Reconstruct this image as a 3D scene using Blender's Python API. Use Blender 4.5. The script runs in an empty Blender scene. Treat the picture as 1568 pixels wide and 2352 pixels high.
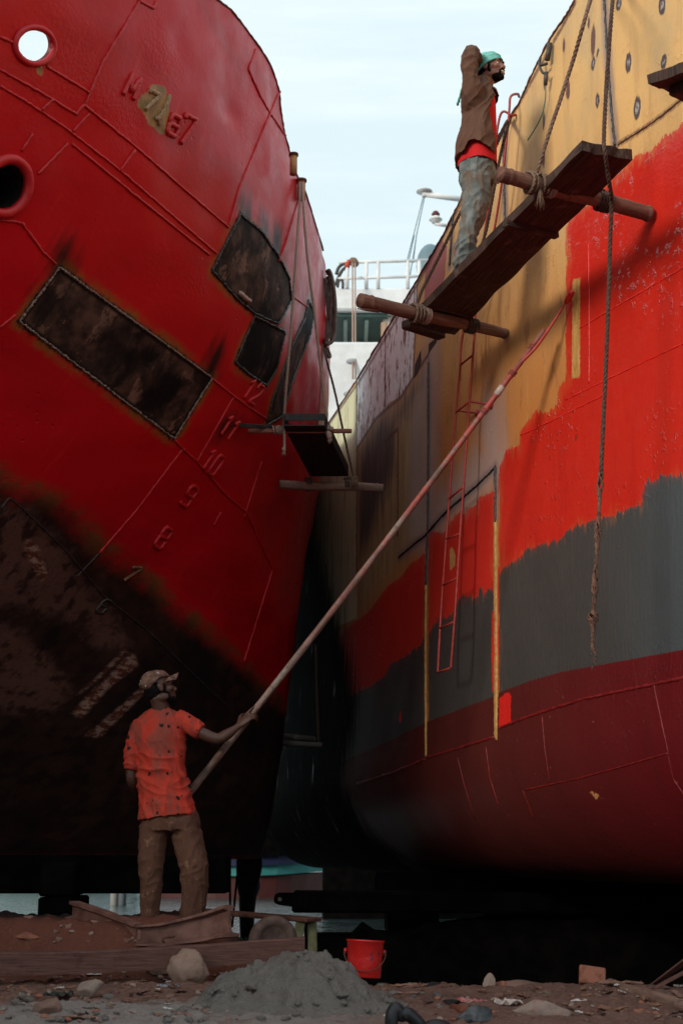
import bpy, bmesh, math, random
import numpy as np
from mathutils import Vector, Matrix, noise as mnoise
R = math.radians
rnd = random.Random(7)
sc = bpy.context.scene
COL = sc.collection

# ------------------------------------------------------------------ camera
# picture units used below: a 1568 x 2352 grid over the photograph
F_PX, CX, CY, PITCH = 3267.0, 784.0, 1176.0, R(13.5)
CP, SP = math.cos(PITCH), math.sin(PITCH)
cam_d = bpy.data.cameras.new('camera')
cam = bpy.data.objects.new('camera', cam_d); COL.objects.link(cam)
cam_d.sensor_fit = 'VERTICAL'; cam_d.sensor_height = 36.0
cam_d.lens = 36.0*F_PX/2352.0
cam_d.clip_start = 0.05; cam_d.clip_end = 6000
cam.location = (0, 0, 0); cam.rotation_euler = (R(90)+PITCH, 0, 0)
cam_d.dof.use_dof = True; cam_d.dof.focus_distance = 9.9; cam_d.dof.aperture_fstop = 3.2
sc.camera = cam

def ratios(px, py):
    u = (px-CX)/F_PX; w = (CY-py)/F_PX
    yy = CP-w*SP
    return u/yy, (SP+w*CP)/yy           # X/Y and Z/Y of the sight line
def P3(px, py, Y):
    a, b = ratios(px, py); return Vector((a*Y, Y, b*Y))
def PZ(px, py, Z):
    a, b = ratios(px, py); Y = Z/b; return Vector((a*Y, Y, Z))
def mpp(px, py, Y):                     # metres per picture unit at a point
    a, b = ratios(px, py); return (Y*CP+b*Y*SP)/F_PX

# ------------------------------------------------------------------ objects
def tag(o, label=None, cat=None, group=None, kind=None):
    if label: o['label'] = label
    if cat: o['category'] = cat
    if group: o['group'] = group
    if kind: o['kind'] = kind
    return o
def empty(name, loc, label, cat, group=None):
    o = bpy.data.objects.new(name, None); COL.objects.link(o); o.location = loc
    o.empty_display_size = .1
    return tag(o, label, cat, group)
def adopt(c, p):
    M = Matrix.Identity(4); q = p
    M = Matrix.Translation(p.location)
    if p.parent: M = Matrix.Translation(p.location) if not p.get('_w') else M
    c.parent = p; c.matrix_parent_inverse = world_of(p).inverted()
    return c
def world_of(o):
    m = o.matrix_basis.copy()
    if o.parent: m = world_of(o.parent) @ o.matrix_parent_inverse @ m
    return m
def mesh_obj(name, verts, faces, mat, parent=None, smooth=True, mats=None, fmat=None):
    me = bpy.data.meshes.new(name)
    me.from_pydata([tuple(v) for v in verts], [], [tuple(f) for f in faces]); me.update()
    o = bpy.data.objects.new(name, me); COL.objects.link(o)
    for m in (mats or [mat]): me.materials.append(m)
    if fmat is not None: me.polygons.foreach_set('material_index', fmat)
    if smooth: me.polygons.foreach_set('use_smooth', [True]*len(me.polygons))
    if parent: adopt(o, parent)
    return o
class MB:
    """collects shapes for ONE mesh"""
    def __init__(s): s.v = []; s.f = []; s.sm = []
    def add(s, v, f, smooth=True):
        n = len(s.v); s.v += [Vector(p) for p in v]; s.f += [tuple(i+n for i in q) for q in f]
        s.sm += [smooth]*len(f); return s
    def tube(s, pts, r, n=8, cap=True, flat=1.0, up=None, jit=0.0):
        pts = [Vector(p) for p in pts]; m = len(pts)
        rr = r if isinstance(r, (list, tuple)) else [r]*m
        t0 = (pts[1]-pts[0]).normalized()
        ref = Vector(up) if up is not None else (Vector((0, 0, 1)) if abs(t0.z) < .9 else Vector((1, 0, 0)))
        v = []; f = []
        for i, p in enumerate(pts):
            t = (pts[min(i+1, m-1)]-pts[max(i-1, 0)])
            t = t.normalized() if t.length > 1e-9 else t0
            a = ref-t*ref.dot(t)
            if a.length < 1e-6: a = t.orthogonal()
            a.normalize(); b = t.cross(a)
            if up is None: ref = a
            for k in range(n):
                th = 2*math.pi*k/n
                q = rr[i]*(1+(rnd.uniform(-jit, jit) if jit else 0))
                v.append(p+a*(math.cos(th)*q*flat)+b*(math.sin(th)*q))
        for i in range(m-1):
            for k in range(n):
                k2 = (k+1) % n
                f.append((i*n+k, i*n+k2, (i+1)*n+k2, (i+1)*n+k))
        if cap:
            f.append(tuple(range(n-1, -1, -1))); f.append(tuple((m-1)*n+k for k in range(n)))
        return s.add(v, f)
    def ball(s, c, rx, ry=None, rz=None, M=None, sub=2, nz=0.0, seed=0):
        ry = rx if ry is None else ry; rz = rx if rz is None else rz
        bm = bmesh.new(); bmesh.ops.create_icosphere(bm, subdivisions=sub, radius=1)
        v = []
        for q in bm.verts:
            p = q.co.copy()
            if nz: p *= 1+nz*mnoise.fractal(p*1.3+Vector((seed*3.1, seed*1.7, seed)), .9, 2.1, 4)
            p = Vector((p.x*rx, p.y*ry, p.z*rz))
            if M is not None: p = M @ p
            v.append(p+Vector(c))
        f = [tuple(x.index for x in q.verts) for q in bm.faces]
        bm.free(); return s.add(v, f)
    def box(s, c, dx, dy, dz, M=None, bev=0.0, seg=1):
        bm = bmesh.new(); bmesh.ops.create_cube(bm, size=1)
        for q in bm.verts: q.co = Vector((q.co.x*dx, q.co.y*dy, q.co.z*dz))
        if bev: bmesh.ops.bevel(bm, geom=list(bm.edges), offset=bev, segments=seg, profile=.6, affect='EDGES')
        bm.verts.index_update()
        v = [(M @ q.co if M is not None else q.co.copy())+Vector(c) for q in bm.verts]
        f = [tuple(x.index for x in q.verts) for q in bm.faces]
        bm.free(); return s.add(v, f, False)
    def beam(s, p, q, w, h, up=(0, 0, 1), bev=.004, nseg=1):
        p = Vector(p); q = Vector(q); t = (q-p); L = t.length; t.normalize()
        side = t.cross(Vector(up)).normalized(); u = side.cross(t)
        M = Matrix((t, side, u)).transposed()
        return s.box((p+q)/2, L, w, h, M, bev)
    def build(s, name, mat, parent=None, smooth=None, mats=None):
        o = mesh_obj(name, s.v, s.f, mat, parent, False, mats)
        o.data.polygons.foreach_set('use_smooth', s.sm if smooth is None else [smooth]*len(s.f))
        return o
def clean(o, remesh=None, smooth=0, it=1, sub=0, disp=None):
    """run modifiers and keep the result as the object's own mesh"""
    if remesh:
        m = o.modifiers.new('r', 'REMESH'); m.mode = 'VOXEL'; m.voxel_size = remesh; m.use_smooth_shade = True
    if smooth:
        m = o.modifiers.new('s', 'SMOOTH'); m.factor = smooth; m.iterations = it
    if sub:
        m = o.modifiers.new('u', 'SUBSURF'); m.levels = sub; m.render_levels = sub
    dg = bpy.context.evaluated_depsgraph_get()
    me = bpy.data.meshes.new_from_object(o.evaluated_get(dg))
    o.modifiers.clear(); old = o.data; mats = list(old.materials); o.data = me
    if not len(me.materials):
        for x in mats: me.materials.append(x)
    bpy.data.meshes.remove(old)
    if disp:
        n = len(me.vertices); co = np.empty(n*3); me.vertices.foreach_get('co', co); co = co.reshape(-1, 3)
        no = np.empty(n*3); me.vertices.foreach_get('normal', no); no = no.reshape(-1, 3)
        d = np.array([disp(Vector(c), Vector(k)) for c, k in zip(co, no)])
        co = co+no*d[:, None]; me.vertices.foreach_set('co', co.ravel()); me.update()
    me.polygons.foreach_set('use_smooth', [True]*len(me.polygons))
    return o
def displace(o, fn, smooth_edge=True):
    me = o.data; n = len(me.vertices); co = np.empty(n*3); me.vertices.foreach_get('co', co); co = co.reshape(-1, 3)
    no = np.empty(n*3); me.vertices.foreach_get('normal', no); no = no.reshape(-1, 3)
    d = np.array([fn(Vector(c), Vector(k)) for c, k in zip(co, no)])
    me.vertices.foreach_set('co', (co+no*d[:, None]).ravel()); me.update(); return o
def resample(pts, step):
    pts = [Vector(p) for p in pts]; out = [pts[0]]
    for a, b in zip(pts, pts[1:]):
        n = max(1, int(round((b-a).length/step)))
        out += [a.lerp(b, k/n) for k in range(1, n+1)]
    return out
def spline(pts, n=8):
    """Catmull-Rom through 3-D points"""
    P = [Vector(p) for p in pts]
    P = [P[0]*2-P[1]]+P+[P[-1]*2-P[-2]]; out = []
    for i in range(1, len(P)-2):
        a, b, c, d = P[i-1:i+3]
        for k in range(n):
            t = k/n
            out.append(.5*((2*b)+(c-a)*t+(2*a-5*b+4*c-d)*t*t+(3*b-a-3*c+d)*t**3))
    out.append(P[-2]); return out
def rope_into(mb, pts, r, pitch=7.0, n=5, loose=0.0):
    """three twisted strands along a path"""
    pts = resample(pts, r*pitch/7); m = len(pts)
    frames = []; ref = Vector((.3, 1, .2))
    for i, p in enumerate(pts):
        t = (pts[min(i+1, m-1)]-pts[max(i-1, 0)]).normalized()
        a = (ref-t*ref.dot(t)).normalized(); ref = a
        frames.append((a, t.cross(a)))
    for k in range(3):
        q = []; L = 0
        for i, p in enumerate(pts):
            if i: L += (p-pts[i-1]).length
            th = 2*math.pi*(L/(r*pitch)+k/3)
            a, b = frames[i]
            q.append(p+(a*math.cos(th)+b*math.sin(th))*r*(.5+loose*rnd.uniform(0, .5)))
        mb.tube(q, r*.56, n)
    return mb

# ------------------------------------------------------------------ materials
class NT:
    def __init__(s, name):
        s.m = bpy.data.materials.new(name); s.m.use_nodes = True
        s.t = s.m.node_tree; s.t.nodes.clear()
        s.out = s.t.nodes.new('ShaderNodeOutputMaterial')
    def n(s, typ, **k):
        x = s.t.nodes.new('ShaderNode'+typ)
        for a, b in k.items(): setattr(x, a, b)
        return x
    def put(s, inp, v):
        if isinstance(v, bpy.types.NodeSocket): s.t.links.new(v, inp)
        elif v is not None:
            if isinstance(v, (tuple, list)) and len(v) == 3 and inp.type == 'RGBA': v = (*v, 1)
            inp.default_value = v
    def attr(s, name): return s.n('Attribute', attribute_name=name).outputs['Fac']
    def uv(s): return s.n('UVMap').outputs[0]
    def obj(s): return s.n('TexCoord').outputs['Object']
    def geo(s): return s.n('NewGeometry').outputs['Position']
    def map(s, v, sc_=(1, 1, 1), rot=(0, 0, 0), loc=(0, 0, 0)):
        x = s.n('Mapping'); s.put(x.inputs[0], v); x.inputs['Scale'].default_value = sc_
        x.inputs['Rotation'].default_value = rot; x.inputs['Location'].default_value = loc; return x.outputs[0]
    def noise(s, v, scale, detail=4, rough=.55, dist=0.0):
        x = s.n('TexNoise'); s.put(x.inputs['Vector'], v); x.inputs['Scale'].default_value = scale
        x.inputs['Detail'].default_value = detail; x.inputs['Roughness'].default_value = rough
        x.inputs['Distortion'].default_value = dist; return x.outputs['Fac']
    def voro(s, v, scale, feature='F1', out='Distance', rnd_=1.0):
        x = s.n('TexVoronoi', feature=feature); s.put(x.inputs['Vector'], v)
        x.inputs['Scale'].default_value = scale; x.inputs['Randomness'].default_value = rnd_
        return x.outputs[out]
    def ma(s, op, a, b=0.0, c=None):
        x = s.n('Math', operation=op); s.put(x.inputs[0], a); s.put(x.inputs[1], b)
        if c is not None: s.put(x.inputs[2], c)
        return x.outputs[0]
    def mr(s, v, a, b, c=0.0, d=1.0, sm=True):
        x = s.n('MapRange', interpolation_type='SMOOTHSTEP' if sm else 'LINEAR')
        s.put(x.inputs[0], v)
        for i, q in enumerate((a, b, c, d)): s.put(x.inputs[1+i], q)
        return x.outputs[0]
    def mix(s, f, a, b, blend='MIX'):
        x = s.n('Mix', data_type='RGBA', blend_type=blend)
        s.put(x.inputs[0], f); s.put(x.inputs[6], a); s.put(x.inputs[7], b); return x.outputs[2]
    def mixf(s, f, a, b):
        x = s.n('Mix', data_type='FLOAT'); s.put(x.inputs[0], f); s.put(x.inputs[2], a); s.put(x.inputs[3], b)
        return x.outputs[0]
    def bump(s, h, strength=.5, dist=.01, nrm=None):
        x = s.n('Bump'); s.put(x.inputs['Height'], h); x.inputs['Strength'].default_value = strength
        x.inputs['Distance'].default_value = dist
        if nrm is not None: s.put(x.inputs['Normal'], nrm)
        return x.outputs[0]
    def fin(s, col, rough=.6, nrm=None, metal=0.0, spec=.5, coat=None, sheen=None):
        b = s.n('BsdfPrincipled')
        s.put(b.inputs['Base Color'], col); s.put(b.inputs['Roughness'], rough); s.put(b.inputs['Metallic'], metal)
        s.put(b.inputs['Specular IOR Level'], spec)
        if nrm is not None: s.put(b.inputs['Normal'], nrm)
        if coat is not None: s.put(b.inputs['Coat Weight'], coat)
        s.t.links.new(b.outputs[0], s.out.inputs[0]); s.b = b
        return s.m
def mat_simple(name, c1, c2, scale=12, rough=.7, bump=.4, bd=.004, stretch=(1, 1, 1), spec=.4, c3=None, t3=(.62, .7), metal=0.0, detail=6):
    m = NT(name); o = m.map(m.obj(), stretch)
    a = m.noise(o, scale, detail, .6); b = m.noise(o, scale*4.3, 4, .6)
    col = m.mix(m.mr(a, .35, .65), c1, c2)
    if c3 is not None: col = m.mix(m.mr(m.noise(m.map(m.obj(), stretch, loc=(5, 3, 1)), scale*1.7, 6, .65), *t3), col, c3)
    return m.fin(col, rough, m.bump(m.ma('ADD', a, m.ma('MULTIPLY', b, .4)), bump, bd), metal, spec)
# ------------------------------------------------------------------ hull surfaces X(Y, Z)
def pchip(x, y):
    x = np.array(x, float); y = np.array(y, float); h = np.diff(x); d = np.diff(y)/h
    m = np.zeros_like(y); m[0] = d[0]; m[-1] = d[-1]
    for i in range(1, len(x)-1):
        m[i] = (d[i-1]*h[i]+d[i]*h[i-1])/(h[i]+h[i-1])
    def f(t):
        t = np.asarray(t, float); i = np.clip(np.searchsorted(x, t)-1, 0, len(x)-2)
        hh = h[i]; s = (t-x[i])/hh
        lo = s < 0; hi = s > 1; sc_ = np.clip(s, 0, 1)
        v = ((1+2*sc_)*(1-sc_)**2*y[i]+sc_*(1-sc_)**2*hh*m[i]+sc_**2*(3-2*sc_)*y[i+1]+sc_**2*(sc_-1)*hh*m[i+1])
        v = np.where(lo, y[0]+m[0]*(t-x[0]), v); v = np.where(hi, y[-1]+m[-1]*(t-x[-1]), v)
        return v
    return f
class Hull: pass
# --- ship on the right
def dentsR(s, q): return np.interp(s, [9, 12], [1, .25])*(.006*np.sin(s*5.2+.6*np.sin(q*2.1))*np.sin(q*3.1+1)+.004*np.sin(s*11+q*2.3)*np.sin(q*7.3))
X0R = pchip([4, 5, 6, 7, 8, 8.5, 9.1, 9.5, 10.16, 11, 12, 13, 14.4, 16, 18, 20, 22],
            [4.70, 4.0, 3.35, 2.74, 2.19, 1.945, 1.67, 1.50, 1.24, .95, .65, .40, .08, -.25, -.64, -1.04, -1.44])
_yy = np.linspace(3, 24, 4201); _xx = X0R(_yy)
_sR = np.concatenate([[0], np.cumsum(np.hypot(np.diff(_xx), np.diff(_yy)))])
sR = lambda Y: np.interp(Y, _yy, _sR)
RB, ZB = .95, -.2                        # bilge radius, flat bottom height
def qR(Z):                               # girth coordinate, = Z on the flat side
    Z = np.asarray(Z, float); zc = ZB+RB
    return np.where(Z > zc, Z, zc-RB*np.arcsin(np.clip((zc-Z)/RB, 0, 1)))
def XR(Y, Z):
    Z = np.asarray(Z, float); zc = ZB+RB
    d = np.clip(zc-Z, 0, RB*.99999)
    return X0R(Y)+(RB-np.sqrt(RB*RB-d*d))+.02*(Z-2)-dentsR(sR(Y), Z)
RH = Hull(); RH.X = XR; RH.s = sR; RH.q = qR; RH.sgn = -1
# --- ship on the left
_Z = [-.25, .3, 1, 1.83, 2.44, 3.05, 3.66, 4.3, 5, 6, 7.5]
_T = {6.0: [-9.0, -8.0, -7.0, -5.75, -4.95, -4.3, -3.75, -3.35, -2.98, -2.62, -2.4],
      7.0: [-7.4, -6.5, -5.5, -4.45, -3.85, -3.38, -2.98, -2.65, -2.34, -2.0, -1.8],
      9.0: [-5.0, -4.4, -3.75, -3.0, -2.52, -2.10, -1.72, -1.42, -1.2, -1.03, -1.0],
      11.: [-3.2, -2.75, -2.25, -1.79, -1.43, -1.04, -.74, -.56, -.46, -.43, -.45],
      12.3: [-1.9, -1.55, -1.25, -.98, -.77, -.58, -.42, -.31, -.25, -.24, -.28],
      13.5: [-1.02, -.80, -.66, -.54, -.45, -.375, -.26, -.165, -.14, -.16, -.2],
      15.: [-.95, -.78, -.68, -.56, -.48, -.40, -.29, -.19, -.15, -.17, -.2],
      17.: [-1.35, -1.15, -1.0, -.85, -.75, -.65, -.52, -.42, -.38, -.38, -.4],
      22.: [-3.0, -2.8, -2.6, -2.4, -2.2, -2.1, -1.95, -1.85, -1.8, -1.8, -1.8]}
_ty = sorted(_T); _tab = np.array([pchip(_Z, _T[y])(np.linspace(-.25, 7.5, 312)) for y in _ty])
_zg = np.linspace(-.25, 7.5, 312); _yg = np.linspace(5.5, 22, 661)
_grid = np.array([pchip(_ty, _tab[:, k])(_yg) for k in range(312)]).T      # [y, z]
def dentsL(Y, Z): return .011*np.sin(Y*4.7+Z*2.2)*np.sin(Z*3.7-Y)+.006*np.sin(Y*9.1-Z*4+np.sin(Z*3))*np.sin(Z*8.1+Y*3)+.010*np.sin(Y*2.3-Z*1.1+.7)-.035*np.exp(-((Y-9.75)/.16)**2-((Z-5.45)/.10)**2)-.02*np.exp(-((Y-8.9)/.12)**2-((Z-5.5)/.14)**2)
def XL(Y, Z):
    Y = np.asarray(Y, float); Z = np.asarray(Z, float)
    fy = np.clip((Y-_yg[0])/(_yg[1]-_yg[0]), 0, 659.999); fz = np.clip((Z-_zg[0])/(_zg[1]-_zg[0]), 0, 310.999)
    i = fy.astype(int); j = fz.astype(int); a = fy-i; b = fz-j
    g = _grid
    return g[i, j]*(1-a)*(1-b)+g[i+1, j]*a*(1-b)+g[i, j+1]*(1-a)*b+g[i+1, j+1]*a*b+dentsL(Y, Z)
_xl = XL(_yy.clip(5.6, 21.9), np.full_like(_yy, 4.0))
_sL = np.concatenate([[0], np.cumsum(np.hypot(np.diff(_xl), np.diff(_yy)))])
sL = lambda Y: np.interp(Y, _yy, _sL)
_zz = np.linspace(-.25, 7.5, 800); _xz = XL(np.full_like(_zz, 10.6), _zz)
_qL = np.concatenate([[0], np.cumsum(np.hypot(np.diff(_xz), np.diff(_zz)))])
qL = lambda Z: np.interp(Z, _zz, _qL)
LH = Hull(); LH.X = XL; LH.s = sL; LH.q = qL; LH.sgn = 1
def hit(H, px, py, y0=5.6, y1=21.8):
    """first point of a sight line on a hull"""
    a, b = ratios(px, py); Y = np.linspace(y0, y1, 1400)
    F = (a*Y-H.X(Y, b*Y))*H.sgn            # >0 outside, <0 inside the ship
    k = np.where((F[:-1] > 0) & (F[1:] <= 0))[0]
    if len(k) == 0:
        k0 = int(np.argmin(np.abs(F))); y = Y[k0]
    else:
        k0 = k[0]; y = Y[k0]+(Y[k0+1]-Y[k0])*F[k0]/(F[k0]-F[k0+1])
    z = b*y
    return float(H.X(np.array([y]), np.array([z]))[0]), float(y), float(z)
def nrm(H, y, z):
    e = .02
    dy = float(H.X(np.array([y+e]), np.array([z]))[0]-H.X(np.array([y-e]), np.array([z]))[0])/(2*e)
    dz = float(H.X(np.array([y]), np.array([z+e]))[0]-H.X(np.array([y]), np.array([z-e]))[0])/(2*e)
    v = Vector((1, -dy, -dz)).normalized()
    return v if H.sgn > 0 else -v
def on(H, px, py, off=0.0):
    x, y, z = hit(H, px, py); n = nrm(H, y, z); p = Vector((x, y, z))+n*off
    if abs(off) > .015:                       # slide along the plating until the lifted point sits on the sight line
        qx, qy = px, py
        for _ in range(6):
            d = p.y*CP+p.z*SP; ex = px-(CX+p.x/d*F_PX); ey = py-(CY-(p.z*CP-p.y*SP)/d*F_PX)
            qx += ex*.8; qy += ey*.8
            x, y, z = hit(H, qx, qy); n = nrm(H, y, z); p = Vector((x, y, z))+n*off
    return p
def pxpath(pts, step=7, closed=False):
    pts = list(pts)+([pts[0]] if closed else []); out = []
    for (x0, y0), (x1, y1) in zip(pts, pts[1:]):
        n = max(1, int(math.hypot(x1-x0, y1-y0)/step))
        out += [(x0+(x1-x0)*k/n, y0+(y1-y0)*k/n) for k in range(n)]
    out.append(pts[-1]); return out
def to_sq(H, pts, step=16, closed=True):
    o = []
    for x, y in pxpath(pts, step, closed):
        X, Y, Z = hit(H, x, y); far = 4.0 if (x > 1700 or x < -200) else 0.0        # carry the coats on along the plating
        o.append((float(H.s(Y))-far, float(H.q(Z))))
    return np.array(o)
def sdf(poly, S, Q, closed=True):
    """signed distance (+ inside) to a closed outline, or minus the distance to a line"""
    P = np.column_stack([S, Q]); D = np.full(len(P), 1e9); ins = np.zeros(len(P), bool)
    A = poly[:-1]; B = poly[1:]
    for a, b in zip(A, B):
        d = b-a; L = d@d
        if L < 1e-12: continue
        t = np.clip(((P-a)@d)/L, 0, 1)
        D = np.minimum(D, np.hypot(*(P-a-t[:, None]*d).T))
        if closed and abs(d[1]) > 1e-12:
            c = ((a[1] > P[:, 1]) != (b[1] > P[:, 1]))
            ins ^= c & (P[:, 0] < d[0]*(P[:, 1]-a[1])/d[1]+a[0])
    return np.where(ins, D, -D)
class Field:
    """float attributes for a hull mesh, measured along the plating"""
    def __init__(s, H, Y, Z):
        s.H = H; s.S = H.s(Y); s.Q = H.q(Z); s.a = {}
    def region(s, name, *polys):
        for p in polys:
            d = sdf(to_sq(s.H, p), s.S, s.Q); s.a[name] = np.maximum(s.a[name], d) if name in s.a else d
    def line(s, name, *lines):
        for p in lines:
            d = sdf(to_sq(s.H, p, closed=False), s.S, s.Q, False); s.a[name] = np.maximum(s.a[name], d) if name in s.a else d
    def oval(s, name, items):
        d = np.full(len(s.S), -1e3)
        for x, y, rx, ry in items:
            c = hit(s.H, x, y); e = hit(s.H, x+rx, y); g = hit(s.H, x, y-ry)
            cs, cq = float(s.H.s(c[1])), float(s.H.q(c[2]))
            a = max(.01, abs(float(s.H.s(e[1]))-cs)); b = max(.01, abs(float(s.H.q(g[2]))-cq))
            k = np.hypot((s.S-cs)/a, (s.Q-cq)/b); d = np.maximum(d, (1-k)*min(a, b))
        s.a[name] = d
    def store(s, me, U, V):
        for k, d in s.a.items():
            at = me.attributes.new(k, 'FLOAT', 'POINT'); at.data.foreach_set('value', np.clip(d, -3, 3).astype(np.float32))
        uv = me.uv_layers.new(name='UVMap')
        li = np.empty(len(me.loops), np.int32); me.loops.foreach_get('vertex_index', li)
        w = np.column_stack([s.S, s.Q]).astype(np.float32)[li]; uv.data.foreach_set('uv', w.ravel())
def top_edge(H, pts):
    h = [hit(H, x, y) for x, y in pxpath(pts, 12)]
    y = np.array([k[1] for k in h]); z = np.array([k[2] for k in h]); o = np.argsort(y); y = y[o]; z = z[o]
    keep = np.concatenate([[True], np.diff(y) > .004]); y = y[keep]; z = z[keep]
    k = np.ones(5)/5; zs = np.convolve(np.pad(z, 2, mode='edge'), k, 'valid')
    return lambda Y: np.interp(Y, y, zs), y, zs
def hull_mesh(H, name, Yn, ztop, zbot, nz, mat, parent, holes=(), bulge=1.0):
    """grid between the bottom and the sheer; returns object and its Y/Z arrays"""
    nY = len(Yn); zt = ztop(Yn)
    v = np.linspace(0, 1, nz)
    YY = np.repeat(Yn[:, None], nz, 1)
    if H is RH:
        q0 = float(qR(np.array([ZB+1e-4]))[()]) if False else (ZB+RB)-RB*math.pi/2*.995
        Q = q0+(zt[:, None]-q0)*v[None, :]
        zc = ZB+RB
        ZZ = np.where(Q > zc, Q, zc-RB*np.sin(np.clip((zc-Q)/RB, 0, math.pi/2)))
    else:
        ZZ = zbot+(zt[:, None]-zbot)*v[None, :]
    XX = H.X(YY.ravel(), ZZ.ravel()).reshape(YY.shape)
    idx = np.arange(nY*nz).reshape(nY, nz)
    f = np.stack([idx[:-1, :-1], idx[1:, :-1], idx[1:, 1:], idx[:-1, 1:]], -1).reshape(-1, 4)
    if H.sgn < 0: f = f[:, ::-1]
    Yf, Zf = YY.ravel(), ZZ.ravel()
    if holes:
        S, Q2 = H.s(Yf), H.q(Zf); bad = np.zeros(len(Yf), bool)
        for (cs, cq, rs, rq) in holes: bad |= np.hypot((S-cs)/rs, (Q2-cq)/rq) < 1
        f = f[~bad[f].any(1)] if True else f
    co = np.column_stack([XX.ravel(), Yf, Zf])
    me = bpy.data.meshes.new(name); me.from_pydata(co.tolist(), [], f.tolist()); me.update()
    me.polygons.foreach_set('use_smooth', [True]*len(me.polygons)); me.materials.append(mat)
    o = bpy.data.objects.new(name, me); COL.objects.link(o); adopt(o, parent)
    return o, Yf, Zf
def beads(H, lines, r, off, name, mat, parent, n=6, step=6, jit=.25, flat=1.0):
    for ln in lines:
        p = [on(H, x, y, off) for x, y in pxpath(ln, step)]
        o = MB().tube(p, r, n, jit=jit).build(name, mat, parent)
    return o
SKYB, SUN_E = 10.6, 2.2
# ================================================================== ship paint
def streak(m, fs=9, fq=1.1, d=5): return m.noise(m.map(m.uv(), (fs, fq, 1)), 1.0, d, .65)
def mat_red_hull():
    m = NT('crimson_hull_paint'); uv = m.uv()
    n1 = m.noise(uv, 1.1, 4, .55); n2 = m.noise(uv, 7, 6, .6); n3 = m.noise(uv, 34, 4, .6); st = streak(m, 7, .9)
    red = m.mix(n1, (.48, .002, .008), (.58, .005, .012))
    red = m.mix(m.mr(st, .55, .8, 0, .35), red, (.36, .003, .008))
    red = m.mix(m.mr(n2, .62, .8, 0, .35), red, (.66, .02, .02))
    red = m.mix(m.mr(m.noise(m.map(uv, (.5, 1.6, 1)), 1.1, 6, .6), .46, .70, 0, .6), red, (.33, .003, .007))
    red = m.mix(m.mr(m.noise(m.map(uv, (9, 1.2, 1), loc=(2, 2, 0)), 1.3, 5, .6), .60, .74, 0, .45), red, (.66, .03, .025))
    jag = m.ma('MULTIPLY', m.ma('SUBTRACT', m.noise(uv, 22, 5, .7), .5), .09)
    jag2 = m.ma('MULTIPLY', m.ma('SUBTRACT', m.noise(uv, 5, 6, .65), .5), .35)
    # bare burnt steel inserts
    bd = m.ma('ADD', m.attr('burnt'), jag)
    ins = m.attr('burnt')
    steel = m.mix(m.mr(n2, .35, .68), (.025, .014, .011), (.105, .055, .040))
    steel = m.mix(m.mr(m.noise(m.map(uv, (1.5, 1, 1)), 3.0, 8, .72), .55, .60), steel, (.19, .105, .075))
    steel = m.mix(m.mr(m.noise(m.map(uv, (1.3, .9, 1), loc=(4, 7, 0)), 1.6, 5, .6), .47, .62), steel, (.006, .005, .005))
    col = red
    col = m.mix(m.ma('MULTIPLY', m.mr(bd, -.10, -.02), m.mr(m.noise(uv, 4.3, 4, .6), .35, .6, .15, 1)), col, m.mix(n3, (.20, .05, .010), (.34, .13, .03)))       # scorched ochre rim
    col = m.mix(m.mr(bd, -.035, .0), col, (.010, .008, .007))
    col = m.mix(m.mr(ins, .012, .04), col, steel)
    soot_and_gap = m.ma('ADD', m.attr('soot_and_gap'), m.ma('MULTIPLY', m.ma('SUBTRACT', st, .5), .5))
    col = m.mix(m.mr(soot_and_gap, -.16, .10, 0, .96), col, (.008, .006, .006))
    # old bottom paint below the red, darkened to deepen the shade there
    lo = m.ma('ADD', m.attr('lower'), m.ma('MULTIPLY', jag2, .45)); lo = m.ma('ADD', lo, m.ma('MULTIPLY', jag, .35))
    dark = m.mix(m.mr(n2, .3, .7), (.012, .006, .005), (.036, .015, .010))
    dark = m.mix(m.mr(m.noise(uv, 2.3, 6, .7), .5, .72), dark, (.06, .025, .014))
    dark = m.mix(m.mr(m.noise(m.map(uv, (1, .7, 1), loc=(2, 9, 0)), 1.2, 4, .6), .45, .68), dark, (.008, .005, .005))
    sc_ = m.ma('ADD', m.attr('scrape'), m.ma('ADD', m.ma('MULTIPLY', jag2, 1.0), m.ma('MULTIPLY', jag, 1.6)))
    pink = m.mix(n3, (.085, .036, .027), (.15, .072, .054)); pink = m.mix(m.mr(n2, .48, .62), pink, (.030, .013, .010))
    dark = m.mix(m.mr(sc_, -.06, .10, 0, .85), dark, pink)
    fk = m.ma('ADD', m.attr('flake'), m.ma('MULTIPLY', jag, .5)); fc = m.mix(m.mr(m.noise(m.map(uv, (1.2, 2.4, 1)), 9, 7, .72), .44, .54), m.mix(n3, (.26, .15, .115), (.36, .23, .18)), (.10, .028, .016))
    dark = m.mix(m.mr(fk, -.02, .025, 0, .95), dark, fc)
    rimk = m.ma('MULTIPLY', m.mr(lo, -.13, -.02, 0, .85), m.mr(m.noise(uv, 3.1, 5, .65), .40, .62, .12, 1))
    col = m.mix(rimk, col, m.mix(n3, (.07, .035, .012), (.20, .095, .028)))
    col = m.mix(m.mr(lo, -.09, .17), col, dark)
    tan = m.ma('ADD', m.attr('tan'), m.ma('MULTIPLY', jag, .7))
    col = m.mix(m.mr(tan, -.006, .006), col, m.mix(m.mr(n2, .35, .65), (.20, .13, .05), (.42, .22, .08)))
    flat = m.ma('MAXIMUM', m.mr(bd, -.03, .0), m.mr(lo, -.05, .05))
    rough = m.mixf(flat, m.mr(n2, .3, .7, .30, .44), .72)
    # blisters, brush marks and pits
    pits = m.mr(m.voro(uv, 9), .0, .16, -1, 0); pm = m.mr(m.noise(uv, 1.7, 3, .5), .52, .66)
    spat = m.mr(m.noise(m.map(uv, (1, 1, 1), loc=(8, 3, 0)), 1.3, 3, .5), .50, .66)
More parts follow.
